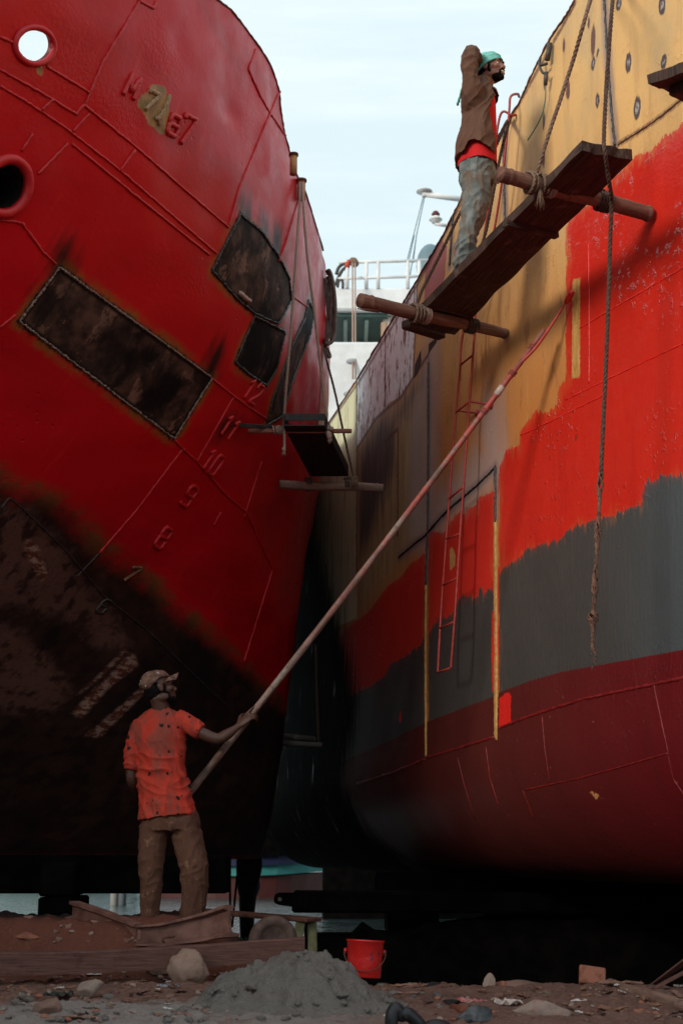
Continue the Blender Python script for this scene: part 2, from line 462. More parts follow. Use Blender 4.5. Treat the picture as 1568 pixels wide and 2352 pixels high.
    h = m.ma('ADD', m.ma('MULTIPLY', n2, .35), m.ma('MULTIPLY', n3, m.mixf(spat, .15, .8)))
    h = m.ma('ADD', h, m.ma('MULTIPLY', m.ma('MULTIPLY', pits, pm), 1.0))
    gr = m.ma('MULTIPLY', m.mr(m.attr('rough'), -.05, .05), m.noise(uv, 70, 3, .6))
    h = m.ma('ADD', h, m.ma('MULTIPLY', gr, 1.3))
    h = m.ma('ADD', h, m.ma('MULTIPLY', flat, m.noise(m.map(uv, (2, 1, 1)), 16, 6, .7)))
    return m.fin(col, rough, m.bump(h, .55, .012), 0, m.mixf(flat, .24, .15))
def mat_primer_hull():
    m = NT('patched_primer_hull_paint'); uv = m.uv()
    n1 = m.noise(uv, .9, 4, .55); n2 = m.noise(uv, 8, 6, .62); n3 = m.noise(uv, 40, 4, .6)
    st = streak(m, 6, .55); st2 = m.noise(m.map(uv, (16, 1.4, 1), loc=(3, 1, 0)), 1.0, 5, .65)
    stf = m.noise(m.map(uv, (42, 5, 1)), 1.0, 4, .6)
    sz = m.n('SeparateXYZ'); m.put(sz.inputs[0], uv); S, Q = sz.outputs[0], sz.outputs[1]
    och = m.mix(m.mr(Q, 2.9, 5.0), (.50, .185, .045), (.70, .41, .15))
    och = m.mix(m.mr(st, .48, .78, 0, .55), och, (.33, .155, .06))
    och = m.mix(m.mr(n2, .58, .75, 0, .5), och, (.55, .20, .06))
    och = m.mix(m.ma('MULTIPLY', m.mr(m.noise(m.map(uv, (10, 2.2, 1), loc=(6, 4, 0)), 1.0, 7, .72), .53, .66, 0, .85), m.mr(Q, 5.2, 3.6)), och, m.mix(n3, (.30, .10, .035), (.42, .17, .06)))
    och = m.mix(m.mr(m.noise(m.map(uv, (4, .7, 1), loc=(1, 9, 0)), 1.0, 5, .6), .56, .74, 0, .6), och, (.26, .15, .075))
    och = m.mix(m.mr(st2, .6, .78, 0, .45), och, (.62, .40, .18))
    och = m.mix(m.ma('MULTIPLY', m.mr(m.noise(m.map(uv, (1.6, .6, 1), loc=(3, 7, 0)), 1.2, 6, .65), .46, .66, 0, .7), m.mr(Q, 3.8, 4.8)), och, (.50, .34, .17))
    brushv = m.ma('MULTIPLY', m.ma('SUBTRACT', stf, .5), .10)
    fine = m.ma('MULTIPLY', m.ma('SUBTRACT', m.noise(uv, 30, 5, .7), .5), .05)
    def edge(name, amp=1.0, w=.006, fa=1.0):
        return m.mr(m.ma('ADD', m.attr(name), m.ma('ADD', m.ma('MULTIPLY', brushv, amp), m.ma('MULTIPLY', fine, fa))), -w, w)
    col = och
    # older plating aft: olive, sooty, pale worn paint
    ol = m.mix(m.mr(st, .35, .7), (.46, .34, .17), (.32, .21, .10)); ol = m.mix(m.mr(st2, .55, .7, 0, .7), ol, (.07, .05, .035))
    col = m.mix(edge('olive', 1.5, .25), col, ol)
    gn = m.mix(m.mr(st, .4, .7), (.60, .56, .34), (.44, .38, .22)); gn = m.mix(m.mr(st2, .58, .66, 0, .85), gn, (.04, .035, .03))
    col = m.mix(edge('green', .3, .012), col, gn)
    bl = m.mix(m.mr(st, .35, .7), (.045, .042, .05), (.12, .095, .09))
    col = m.mix(m.mr(m.ma('ADD', m.attr('stain'), m.ma('MULTIPLY', m.ma('SUBTRACT', st2, .5), .9)), -.05, .30, 0, .92), col, bl)
    wh = m.mix(n3, (.86, .90, .90), (.92, .95, .95))
    chip = m.ma('ADD', m.noise(m.map(uv, (11, 2.6, 1)), 1.6, 7, .72), m.ma('MULTIPLY', m.ma('SUBTRACT', st, .5), .35))
    wh = m.mix(m.mr(chip, .535, .56), wh, m.mix(n2, (.20, .075, .05), (.30, .13, .09)))
    pk = m.mix(st, (.42, .10, .085), (.50, .16, .13))
    col = m.mix(edge('pink', .6, .01), col, pk)
    # heat bloom and black along fresh welds
    hd = m.ma('ADD', m.attr('weld'), m.ma('MULTIPLY', brushv, .5))
    pale = m.mix(st2, (.42, .28, .22), (.36, .33, .36))
    col = m.mix(m.ma('MULTIPLY', m.mr(m.ma('ADD', m.attr('bloom'), m.ma('MULTIPLY', m.ma('SUBTRACT', st, .5), .5)), -.42, -.02), .75), col, pale)
    col = m.mix(m.mr(hd, -.075, -.02, 0, .75), col, m.mix(st2, (.30, .22, .22), (.16, .12, .12)))
    col = m.mix(edge('white', .3, .012), col, wh)
    # top coats
    red = m.mix(n1, (.55, .020, .011), (.60, .028, .015)); red = m.mix(m.mr(st, .5, .75, 0, .35), red, (.40, .010, .010))
    red = m.mix(m.mr(st2, .62, .74, 0, .3), red, (.58, .06, .035))
    red = m.mix(m.mr(stf, .52, .74, 0, .35), red, (.42, .012, .010))
    kr = edge('red', 1.0, .006)
    cover = m.ma('MULTIPLY', kr, m.mr(m.ma('ADD', m.attr('red'), m.ma('MULTIPLY', m.ma('SUBTRACT', m.noise(m.map(uv, (14, 3, 1)), 1.0, 5, .7), .5), .5)), -.06, .10, .72, 1))
    col = m.mix(cover, col, red)
    gry = m.mix(n1, (.058, .082, .094), (.078, .106, .120)); gry = m.mix(m.mr(S, 7.5, 5.2), m.mix(n2, (.066, .056, .050), (.050, .047, .045)), gry)
    gry = m.mix(m.mr(st2, .6, .8, 0, .35), gry, (.13, .12, .115))
    kg = edge('grey', 1.2, .006)
    gry = m.mix(m.mr(stf, .55, .75, 0, .35), gry, (.045, .05, .055))
    col = m.mix(m.ma('MULTIPLY', kg, m.mr(m.ma('ADD', m.attr('grey'), m.ma('MULTIPLY', m.ma('SUBTRACT', stf, .5), .4)), -.05, .06, .75, 1)), col, gry)
    ant = m.mix(n1, (.115, .002, .005), (.145, .0035, .0065)); ant = m.mix(m.mr(st, .5, .75, 0, .6), ant, (.085, .006, .007))
    ant = m.mix(m.mr(S, 9.0, 6.0, 0, 1), m.mix(st2, (.075, .014, .012), (.12, .02, .016)), ant)
    ant = m.mix(m.mr(m.noise(uv, 26, 3, .5), .70, .74, 0, .8), ant, (.30, .08, .04))
    ka = edge('anti', .12, .005, .2)
    col = m.mix(ka, col, ant)
    tar_shade = m.mix(m.mr(st2, .5, .75), (.003, .003, .0035), (.010, .009, .010))  # black tar coat that also stands in for shade down the gap
    kt = m.mr(m.ma('ADD', m.attr('tar_shade'), m.ma('MULTIPLY', m.ma('SUBTRACT', st2, .5), 1.3)), -.25, .35)
    col = m.mix(kt, col, tar_shade)
    col = m.mix(edge('redspot', .4, .005), col, (.70, .02, .014))
    col = m.mix(edge('strip', .25, .006), col, m.mix(m.mr(stf, .4, .6), (.60, .34, .11), (.46, .22, .06)))
    col = m.mix(edge('rim', .25, .006), col, (.70, .03, .015))
    col = m.mix(edge('chip', .05, .004, .3), col, (.62, .26, .10))
    col = m.mix(m.mr(m.ma('ADD', m.attr('rust'), fine), -.035, -.004, 0, .9), col, m.mix(n2, (.055, .018, .012), (.15, .045, .025)))
    col = m.mix(m.mr(hd, -.016, -.006), col, (.012, .011, .011))
    ov = m.attr('oval'); ovp = m.ma('ADD', ov, m.ma('MULTIPLY', fine, .35))
    col = m.mix(m.mr(ovp, -.006, .004), col, (.075, .045, .045))
    col = m.mix(m.mr(ovp, .012, .017), col, m.mix(m.mr(n3, .4, .6), (.36, .33, .32), (.16, .12, .11)))
    ob = m.ma('ADD', m.attr('slit'), m.ma('MULTIPLY', fine, .3))
    col = m.mix(m.mr(ob, -.006, .004), col, m.mix(n3, (.10, .028, .02), (.16, .075, .05)))
    wet = m.ma('MULTIPLY', kr, m.mr(m.ma('ADD', m.attr('wet'), m.ma('MULTIPLY', m.ma('SUBTRACT', n1, .5), .6)), -.15, .15))
    rough = m.mixf(ka, m.mixf(kg, m.mixf(kr, .62, m.mixf(m.mr(S, 7.5, 9.5), m.mr(n2, .3, .7, .28, .45), .6)), .55), .55)
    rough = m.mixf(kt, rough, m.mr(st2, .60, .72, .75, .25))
    rough = m.mixf(wet, rough, .17)
    blob = m.mr(m.noise(m.map(uv, (1, .8, 1)), 20, 4, .6), .55, .72)
    bm = m.mr(m.noise(uv, 1.5, 3, .6), .5, .62)
    h = m.ma('ADD', m.ma('MULTIPLY', n2, .7), m.ma('MULTIPLY', n3, .35))
    h = m.ma('ADD', h, m.ma('MULTIPLY', m.ma('MULTIPLY', blob, bm), m.mixf(kr, .7, m.mixf(wet, 2.0, 5.0))))
    h = m.ma('ADD', h, m.ma('MULTIPLY', stf, m.mixf(kg, .15, .7)))
    h = m.ma('ADD', h, m.ma('MULTIPLY', st2, m.mixf(kt, .25, .6)))
    h = m.ma('ADD', h, m.ma('MULTIPLY', kr, .25))
    return m.fin(col, rough, m.bump(h, .5, .011), 0, m.mixf(kt, m.mixf(ka, .38, m.mr(S, 8.5, 7.0, .2, .38)), m.mr(st2, .62, .72, .015, .35)))
M_RED = mat_red_hull(); M_PRI = mat_primer_hull()
def mat_bead_red():
    m = NT('painted_weld_bead'); n = m.noise(m.obj(), 30, 3, .6)
    return m.fin(m.mix(n, (.47, .003, .009), (.58, .010, .015)), .5, m.bump(n, .5, .006))
M_BEADRED = mat_bead_red()
M_CHAR = mat_simple('charred_weld_bead', (.012, .011, .011), (.05, .042, .038), 40, .45, .6, .006, spec=.6)
M_SLAG = mat_simple('pale_weld_bead', (.10, .065, .05), (.34, .24, .19), 45, .55, .6, .005, c3=(.03, .02, .018))
M_RUST = mat_simple('rusty_steel', (.065, .024, .016), (.15, .055, .034), 14, .8, .6, .006, c3=(.03, .016, .012))
M_BLACK = mat_simple('black_bottom_paint', (.006, .006, .006), (.014, .012, .011), 8, .6, .3, .005)
M_OCHBEAD = mat_simple('primed_weld_bead', (.42, .18, .05), (.58, .33, .11), 22, .6, .6, .006)
M_ANTIBEAD = mat_simple('dark_red_weld_bead', (.15, .006, .008), (.24, .016, .014), 30, .5, .5, .004)
M_DECKSTEEL = mat_simple('deck_steel', (.06, .03, .022), (.12, .06, .04), 5, .8, .3, .006)

# ================================================================== red ship (left)
redship = empty('fishing_ship', (-2.0, 12, -.05), 'crimson ship hull with raised draught numerals and burnt steel inserts, leaning overhead', 'ship')
TOPL = [(470, -25), (500, 0), (530, 22), (560, 60), (600, 115), (620, 148), (634, 185), (641, 212), (644, 250), (652, 300), (662, 338), (672, 378),
        (684, 408), (697, 430), (712, 475), (728, 530), (742, 575), (748, 610), (752, 660)]
ztL0, yL, zL = top_edge(LH, TOPL)
def ztL(Y):
    Y = np.asarray(Y, float); z = ztL0(Y)
    z = np.where(Y < yL[0], zL[0]+.12*(yL[0]-Y), z)
    z = np.where(Y > yL[-1], zL[-1]-.06*(Y-yL[-1]), z)
    return np.clip(np.where(Y > 13.95, np.maximum(4.45, z-(Y-13.95)*14), z), 3.0, 7.3)      # forecastle ends, the main deck lies lower
Yn = np.concatenate([np.arange(6.6, 12.8, .026), np.arange(12.8, 21.6, .06)])
def hole_of(px, py, rx, ry):
    c = hit(LH, px, py); e = hit(LH, px+rx, py); g = hit(LH, px, py-ry)
    return (float(sL(c[1])), float(qL(c[2])), abs(float(sL(e[1])-sL(c[1]))), abs(float(qL(g[2])-qL(c[2])))), c
h1, c1 = hole_of(79, 105, 42, 39)
h2, c2 = hole_of(14, 428, 46, 58)
hull, Yf, Zf = hull_mesh(LH, 'hull', Yn, ztL, -.05, 236, M_RED, redship, holes=[h1, h2])
fl = Field(LH, Yf, Zf)
RECT = [(137, 614), (487, 868), (400, 1008), (45, 738)]
PAN2 = [(552, 492), (600, 532), (640, 590), (664, 640), (668, 690), (640, 742), (618, 735), (585, 720), (548, 690), (487, 622)]
PAN3 = [(585, 726), (655, 762), (634, 850), (612, 886), (575, 862), (540, 832)]
STRIP = [(708, 690), (720, 720), (712, 770), (690, 825), (668, 885), (648, 955), (612, 978), (625, 920), (650, 850), (672, 790), (700, 730)]
fl.region('burnt', RECT, PAN2, PAN3, STRIP)
LOWER = [(-260, 1010), (0, 1085), (30, 1112), (58, 1128), (80, 1126), (150, 1156), (200, 1212), (245, 1268), (300, 1295), (360, 1345), (420, 1405), (520, 1485), (600, 1560), (665, 1640), (660, 1990), (-260, 1990)]
fl.region('lower', LOWER)
fl.region('scrape', [(-60, 1165), (50, 1150), (120, 1215), (200, 1330), (290, 1440), (300, 1475), (240, 1492), (170, 1430), (110, 1420), (-60, 1380)],
          [(-60, 1420), (60, 1450), (130, 1520), (180, 1580), (120, 1640), (-60, 1640)],
          [(-60, 1190), (30, 1180), (90, 1300), (40, 1330), (-60, 1300)])
fl.region('flake', [(165, 1640), (186, 1612), (262, 1540), (296, 1500), (310, 1505), (318, 1530), (250, 1580), (190, 1650)], [(175, 1600), (262, 1515), (288, 1488), (292, 1496), (240, 1550)], [(195, 1690), (280, 1618), (330, 1575), (335, 1590), (230, 1695)], [(55, 1235), (85, 1250), (112, 1320), (95, 1335), (62, 1275)])
fl.region('tan', [(350, 192), (378, 199), (385, 222), (392, 226), (388, 262), (380, 308), (368, 307), (340, 283), (333, 262), (314, 243), (322, 222), (340, 210)],
          [(82, 152), (106, 150), (98, 173), (88, 170)])
fl.line('soot_and_gap', [(150, 608), (152, 585)], [(480, 860), (495, 820)], [(250, 835), (262, 770)], [(350, 925), (372, 880)], [(95, 720), (105, 690)], [(520, 980), (535, 975)],
        [(560, 495), (556, 470)], [(640, 590), (634, 540)], [(610, 535), (606, 505)], [(690, 760), (712, 690)], [(744, 640), (738, 700)])  # last stroke paints the dark opening at the bulwark edge
fl.a['soot_and_gap'] += .05
fl.region('rough', [(640, 560), (688, 440), (705, 480), (735, 590), (700, 700), (672, 660)])
fl.store(hull.data, Yf, Zf)
SEAMS_L = [[(0, 160), (120, 227), (175, 262), (192, 240)], [(192, 240), (315, 340), (420, 432), (524, 522)], [(0, 197), (95, 255), (165, 305), (280, 395), (390, 490), (497, 582)],
           [(165, 330), (300, 440), (480, 585)], [(322, 0), (235, 145), (195, 240)], [(0, 85), (35, 100)], [(107, 152), (205, 212)], [(122, 227), (95, 252)],
           [(205, 260), (167, 302)], [(310, 345), (275, 392)], [(642, 210), (620, 260), (585, 345), (550, 430), (525, 520)], [(587, 115), (570, 160), (597, 220), (620, 260), (655, 312)],
           [(155, 330), (87, 400)], [(75, 307), (50, 347)], [(50, 512), (100, 580), (128, 606)], [(0, 505), (50, 512)], [(0, 753), (35, 723)],
           [(487, 870), (537, 910), (570, 935), (612, 962)], [(537, 910), (452, 1060)], [(420, 1030), (452, 1060), (520, 1138), (565, 1176), (625, 1306)],
           [(420, 1030), (310, 1176), (228, 1270)], [(507, 1176), (490, 1208)], [(670, 680), (706, 705)], [(690, 440), (655, 560), (640, 600)], [(600, 1060), (560, 1190)],
           [(400, 1010), (420, 1030)], [(318, 0), (335, 10), (352, 18), (360, 2)], [(625, 1310), (560, 1520)]]
beads(LH, SEAMS_L, .010, .002, 'weld_seam', M_BEADRED, redship, jit=.45)
beads(LH, [RECT+[RECT[0]]], .0075, .003, 'insert_weld', M_SLAG, redship, jit=.9, step=3)
beads(LH, [PAN2+[PAN2[0]], PAN3+[PAN3[0]], STRIP+[STRIP[0]]], .009, .002, 'insert_weld', M_CHAR, redship, jit=.9, step=3)
beads(LH, [[(0, 1170), (22, 1143), (45, 1160), (150, 1262), (240, 1370), (330, 1440), (520, 1620)], [(228, 1270), (176, 1325)]], .006, .001, 'bottom_seam', M_CHAR, redship, jit=.5)
beads(LH, [[(x, y) for x, y in TOPL[:-2]]], .010, .0, 'sheer_edge', M_RUST, redship, jit=.3, step=7)
beads(LH, [[(548, 672), (560, 684), (573, 692)]], .020, .006, 'lifting_lug', mat_simple('bright_scale', (.30, .14, .10), (.55, .40, .36), 60, .6), redship, jit=.3)
# welded numerals
GL = {'M': [[(0, 0), (.08, 1), (.5, .3), (.92, 1), (1, 0)]], '7': [[(0, .86), (.0, 1), (1, 1), (.92, .8), (.35, 0)]],
      '8': [[(.12, 0), (.88, 0), (1, .12), (1, .42), (.9, .52), (1, .62), (1, .88), (.88, 1), (.12, 1), (0, .88), (0, .62), (.1, .52), (0, .42), (0, .12), (.12, 0)], [(.1, .52), (.9, .52)]],
      '0': [[(.15, 0), (.85, 0), (1, .15), (1, .85), (.85, 1), (.15, 1), (0, .85), (0, .15), (.15, 0)]],
      '1': [[(.15, .8), (.55, 1), (.55, 0)]], '2': [[(0, .75), (.1, 1), (.8, 1), (1, .8), (.9, .6), (0, 0), (1, 0)]],
      '9': [[(0, .1), (.15, 0), (.85, 0), (1, .15), (1, .88), (.85, 1), (.15, 1), (0, .85), (0, .6), (.12, .5), (1, .5)]],
      '6': [[(.9, 1), (.2, 1), (0, .8), (0, .1), (.15, 0), (.9, 0), (1, .4), (.9, .5), (0, .5)]]}
def numeral(chars, cx, cy, up, wd, gap, r, mat, name='draught_numeral'):
    mb = MB(); n = len(chars)
    for k, c in enumerate(chars):
        ox = cx+(k-(n-1)/2)*gap[0]; oy = cy+(k-(n-1)/2)*gap[1]
        for stg in GL[c]:
            px = [(ox+(x-.5)*wd[0]+(y-.5)*up[0], oy+(x-.5)*wd[1]+(y-.5)*up[1]) for x, y in stg]
            mb.tube([on(LH, x, y, .004) for x, y in pxpath(px, 3.2)], r, 6, jit=.2)
    return mb.build(name, mat, redship)
UPV, WDV = (29, -41), (15, 11)
numeral('8', 374, 1235, UPV, WDV, (0, 0), .018, M_BEADRED)
numeral('9', 434, 1139, UPV, WDV, (0, 0), .017, M_BEADRED)
numeral('10', 487, 1062, (28, -40), (12, 9), (17, 13), .016, M_BEADRED)
numeral('11', 527, 983, (27, -40), (10, 8), (15, 12), .016, M_BEADRED)
numeral('12', 580, 900, (25, -40), (12, 8), (16, 12), .016, M_BEADRED)
numeral('7', 302, 1318, (30, -30), (20, 2), (0, 0), .014, mat_simple('bare_numeral', (.10, .045, .02), (.24, .11, .05), 40, .6))
numeral('6', 238, 1392, (22, -28), (18, 4), (0, 0), .011, M_CHAR)
numeral('M', 303, 200, (19, -46), (23, 12), (0, 0), .019, M_BEADRED, 'registration_mark')
M_FLAKE = mat_simple('flaking_primer_bar', (.34, .20, .10), (.50, .34, .20), 60, .8, .9, .012, c3=(.10, .03, .02))
numeral('7', 346, 233, (20, -40), (20, 10), (0, 0), .017, M_FLAKE, 'registration_mark')
mb = MB()
for ln in ([(389, 219), (384, 236), (376, 255), (366, 270), (356, 272)], [(362, 272), (366, 288)]):
    mb.tube([on(LH, x, y, .004) for x, y in pxpath(ln, 3)], .016, 6, jit=.35)
mb.build('registration_mark', M_FLAKE, redship)
numeral('8', 398, 288, (13, -42), (21, 11), (0, 0), .020, M_BEADRED, 'registration_mark')
numeral('7', 428, 300, (20, -62), (24, 12), (0, 0), .019, M_BEADRED, 'registration_mark')
# fairlead (open) and hawse pipe (dark)
def ring(name, px, py, rx, ry, r, depth, cap, matr, mati, rot=0.0):
    n = 40; pts = []; 
    for k in range(n+1):
        th = 2*math.pi*k/n; a = rx*math.cos(th); b = ry*math.sin(th)
        pts.append((px+a*math.cos(rot)-b*math.sin(rot), py+a*math.sin(rot)+b*math.cos(rot)))
    P = [on(LH, x, y, .006) for x, y in pts]
    o = MB().tube(P, r, 8, cap=False, jit=.06).build(name, matr, redship)
    c = on(LH, px, py); nn = nrm(LH, c.y, c.z); inn = Vector((-.80, .30, .52)).normalized() if not cap else Vector((-.75, .5, .30)).normalized()
    v = []; f = []
    for s_ in range(3):
        for k in range(n): v.append(P[k]+inn*depth*s_/2-nn*.004)
    for s_ in range(2):
        for k in range(n): f.append((s_*n+k, s_*n+(k+1) % n, (s_+1)*n+(k+1) % n, (s_+1)*n+k))
    if cap: f.append(tuple(2*n+k for k in range(n)))
    mesh_obj(name+'_tube', v, f, mati, o)
    return o
ring('fairlead', 79, 105, 45, 42, .020, .05, False, M_BEADRED, mat_simple('dark_red_lip', (.10, .004, .006), (.16, .01, .01), 20, .5), .35)
ring('hawse_pipe', 14, 428, 50, 64, .034, .9, True, M_BEADRED, mat_simple('dark_pipe_bore', (.012, .01, .009), (.035, .025, .02), 9, .8), .3)  # pipe bore coloured near-black
# deck, flat bottom and mooring bitts
def strip_between(fa, fb, ys, name, mat, parent):
    v = []; f = []
    for y in ys: v += [fa(y), fb(y)]
    for k in range(len(ys)-1): f.append((2*k, 2*k+1, 2*k+3, 2*k+2))
    return mesh_obj(name, v, f, mat, parent, False)
ys = np.arange(6.7, 21.5, .5)
XLf = lambda y, z: float(XL(np.array([y]), np.array([z]))[0])
XRf = lambda y, z: float(XR(np.array([y]), np.array([z]))[0])
strip_between(lambda y: (XLf(y, 4.35)-.03, y, 4.35), lambda y: (-9.5, y, 4.35), np.arange(6.7, 13.9, .4), 'deck', M_DECKSTEEL, redship)
strip_between(lambda y: (XLf(y, 4.2)-.03, y, 4.2), lambda y: (-9.5, y, 4.2), np.arange(13.9, 21.5, .5), 'deck', M_DECKSTEEL, redship)
strip_between(lambda y: (XLf(y, -.05)+.0, y, -.05), lambda y: (-9.5, y, -.06), ys, 'bottom_plating', M_BLACK, redship)
M_BITT = mat_simple('rusty_orange_pipe', (.30, .12, .05), (.48, .24, .10), 9, .75, .4, .004, c3=(.06, .025, .018))
for px, py, Y, r in ((692, 446, 11.2, .035), (674, 388, 10.6, .030)):
    p = P3(px, py, Y); b = MB().tube([p+Vector((0, 0, -.05)), p+Vector((0, 0, .115))], r, 16).build('mooring_bitt', M_BITT, redship)
    MB().tube([p+Vector((0, 0, .115)), p+Vector((0, 0, .135))], r*1.3, 16).build('cap', M_RUST, b)

# ================================================================== primer ship (right)
priship = empty('cargo_ship', (3.0, 12, -.2), 'tall ship side half repainted in ochre primer, bright red, grey and maroon bands', 'ship')
TOPR = [(1360, -60), (1320, 0), (1300, 35), (1265, 85), (1240, 132), (1215, 185), (1190, 240), (1165, 277), (1128, 340), (1090, 400), (1060, 455), (1020, 535), (960, 640), (900, 737), (860, 803), (820, 872), (785, 925), (755, 972), (722, 1030)]
ztR0, yR, zR = top_edge(RH, TOPR)
def ztR(Y):
    Y = np.asarray(Y, float); z = ztR0(Y)
    z = np.where(Y < yR[0], zR[0]+.5*(yR[0]-Y), z)
    return np.clip(np.where(Y > yR[-1], zR[-1]-.03*(Y-yR[-1]), z), 3.5, 8)
Yn = np.concatenate([np.arange(5.6, 12.5, .026), np.arange(12.5, 20.6, .055)])
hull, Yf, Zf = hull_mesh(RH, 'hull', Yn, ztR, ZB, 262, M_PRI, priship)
fr = Field(RH, Yf, Zf)
RED1 = [(1760, 180), (1568, 280), (1549, 300), (1530, 310), (1516, 313), (1513, 328), (1489, 350), (1470, 352), (1454, 360), (1420, 395), (1384, 428), (1345, 470), (1319, 481), (1299, 522), (1299, 590), (1298, 873),
        (1284, 885), (1280, 928), (1254, 949), (1231, 943), (1219, 958), (1195, 988), (1191, 1023), (1159, 1034), (1155, 1058), (1145, 1073), (1145, 1330),
        (1154, 1318), (1179, 1300), (1200, 1285), (1240, 1268), (1290, 1255), (1330, 1220), (1400, 1195), (1470, 1170), (1530, 1110), (1760, 1050)]
RED2 = [(1135, 1128), (1128, 1130), (1097, 1144), (1094, 1158), (1069, 1172), (1068, 1180), (1051, 1176), (1034, 1199), (1025, 1214), (1016, 1225), (994, 1219), (984, 1228), (983, 1480), (1040, 1430), (1080, 1390), (1135, 1380)]
RED3 = [(976, 1270), (965, 1276), (955, 1287), (944, 1290), (920, 1325), (890, 1345), (850, 1400), (800, 1440), (760, 1480), (740, 1560), (800, 1610), (860, 1590), (925, 1530), (974, 1490)]
fr.region('red', RED1, RED2, RED3)
fr.region('grey', [(1144, 1321), (1154, 1306), (1178, 1292), (1198, 1277), (1201, 1268), (1236, 1256), (1240, 1249), (1264, 1249), (1270, 1243), (1286, 1243), (1299, 1223), (1324, 1208), (1359, 1196), (1411, 1181), (1470, 1160), (1474, 1138), (1477, 1108), (1510, 1100), (1528, 1090), (1568, 1093), (1780, 1060),
                   (1780, 1480), (1568, 1530), (1434, 1555), (1289, 1580), (1219, 1600), (1144, 1625)],
          [(1135, 1365), (1126, 1353), (1120, 1356), (1111, 1364), (1106, 1350), (1100, 1353), (1097, 1372), (1084, 1374), (1080, 1366), (1073, 1371), (1066, 1366), (1060, 1368), (1049, 1382), (1038, 1413), (1030, 1412), (1025, 1421), (1012, 1417), (1004, 1421), (992, 1441), (983, 1459), (983, 1690), (1129, 1635), (1136, 1630)],
          [(975, 1466), (970, 1468), (966, 1480), (957, 1490), (946, 1491), (942, 1500), (923, 1512), (910, 1518), (896, 1524), (890, 1540), (882, 1553), (855, 1572), (800, 1600), (740, 1640), (740, 1800), (884, 1740), (975, 1695)])
fr.region('anti', [(1780, 1440), (1568, 1492), (1434, 1517), (1289, 1543), (1219, 1563), (1144, 1591), (1129, 1601), (983, 1657), (884, 1706), (740, 1770), (600, 1850), (560, 2025), (1780, 2060)])
fr.region('tar_shade', [(590, 1230), (640, 1180), (720, 1200), (760, 1330), (800, 1480), (825, 1600), (815, 1700), (790, 1800), (840, 1900), (960, 1990), (1000, 2030), (560, 2025)])  # upper part of this outline blackens plating that is only shaded
fr.region('strip', [(1314, 640), (1331, 640), (1331, 868), (1312, 868)], [(1133, 1195), (1141, 1195), (1142, 1400), (1143, 1600), (1140, 1700), (1134, 1690), (1133, 1500)],
          [(975, 1345), (980, 1345), (979, 1500), (980, 1738), (975, 1735), (974, 1500)], [(1032, 1262), (1038, 1255), (1045, 1275), (1044, 1300), (1032, 1310)])
fr.region('wet', [(1300, 500), (1330, 470), (1460, 352), (1568, 280), (1760, 200), (1760, 560), (1568, 640), (1440, 760), (1330, 760), (1300, 700)], [(1145, 1080), (1300, 880), (1320, 980), (1200, 1060)])
fr.region('chip', [(1350, 1822), (1358, 1817), (1372, 1824), (1387, 1836), (1372, 1832), (1369, 1840), (1364, 1830)])
fr.region('rim', [(1129, 1405), (1134, 1400), (1134, 1590), (1130, 1590), (1128, 1500)], [(1142, 1300), (1145, 1300), (1145, 1585), (1142, 1585)])
fr.region('redspot', [(1145, 1604), (1168, 1590), (1173, 1595), (1172, 1663), (1145, 1673)], [(919, 1628), (922, 1650), (920, 1660), (915, 1655)])
fr.region('white', [(955, 610), (959, 640), (950, 790), (948, 868), (920, 912), (893, 925), (864, 960), (819, 1030), (820, 860), (880, 760)])
fr.region('pink', [(1012, 545), (1026, 568), (1021, 640), (1000, 675), (973, 700), (977, 597)])
fr.region('stain', [(948, 868), (985, 830), (980, 900), (916, 990), (912, 1080), (880, 1180), (850, 1260), (819, 1300), (819, 1030), (864, 960), (920, 912)])
fr.region('green', [(820, 880), (819, 1420), (640, 1500), (700, 1060), (750, 960)])
fr.region('olive', [(980, 830), (978, 1215), (880, 1340), (819, 1420), (819, 1020), (948, 868)])
WELDS_R = [[(984, 833), (984, 1020), (983, 1200), (978, 1340)], [(1137, 1072), (1138, 1120), (1137, 1200)], [(1137, 1073), (1120, 1091), (1090, 1120), (1040, 1161), (1010, 1190), (980, 1227), (941, 1258), (915, 1280)],
           [(1387, -10), (1393, 100), (1402, 230), (1412, 335)], [(1157, 300), (1158, 420), (1160, 505)], [(1040, 495), (1036, 560), (1032, 610)]]
fr.line('weld', *WELDS_R)
fr.line('bloom', [(1137, 1060), (1120, 1075), (1090, 1100), (1040, 1140), (980, 1205)], [(1137, 1060), (1130, 960)], [(984, 833), (983, 1200)], [(960, 950), (960, 1200)])
fr.line('rust', [(1418, 332), (1470, 300), (1520, 265), (1568, 225), (1700, 110)], [(819, 872), (819, 1330)], [(819, 1030), (864, 960), (920, 912), (948, 867), (985, 812)], [(948, 867), (952, 790), (958, 640)],
        [(914, 1000), (913, 1230)], [(755, 975), (830, 868), (960, 650), (1060, 465), (1165, 285), (1320, 8)], [(882, 1017), (914, 984)], [(1322, 1005), (1322, 1006)])
fr.oval('oval', [(1361, 147, 5, 15), (1372, 120, 3.4, 8), (1371, 231, 5, 18), (1442, 144, 7, 24), (1462, 248, 8, 27), (1519, 12, 8, 25), (1420, 8, 7, 16), (1523, 142, 7, 17)])
fr.oval('slit', [(1294, 105, 3, 18), (1304, 206, 4, 25), (1248, 277, 3, 22), (1247, 365, 3.5, 21), (1351, 52, 3, 14), (1249, 190, 2.6, 18), (1361, 95, 5, 40), (1300, 215, 2, 12)])
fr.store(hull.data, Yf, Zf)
beads(RH, WELDS_R, .0085, .003, 'fresh_weld', M_CHAR, priship, jit=.55, step=4)
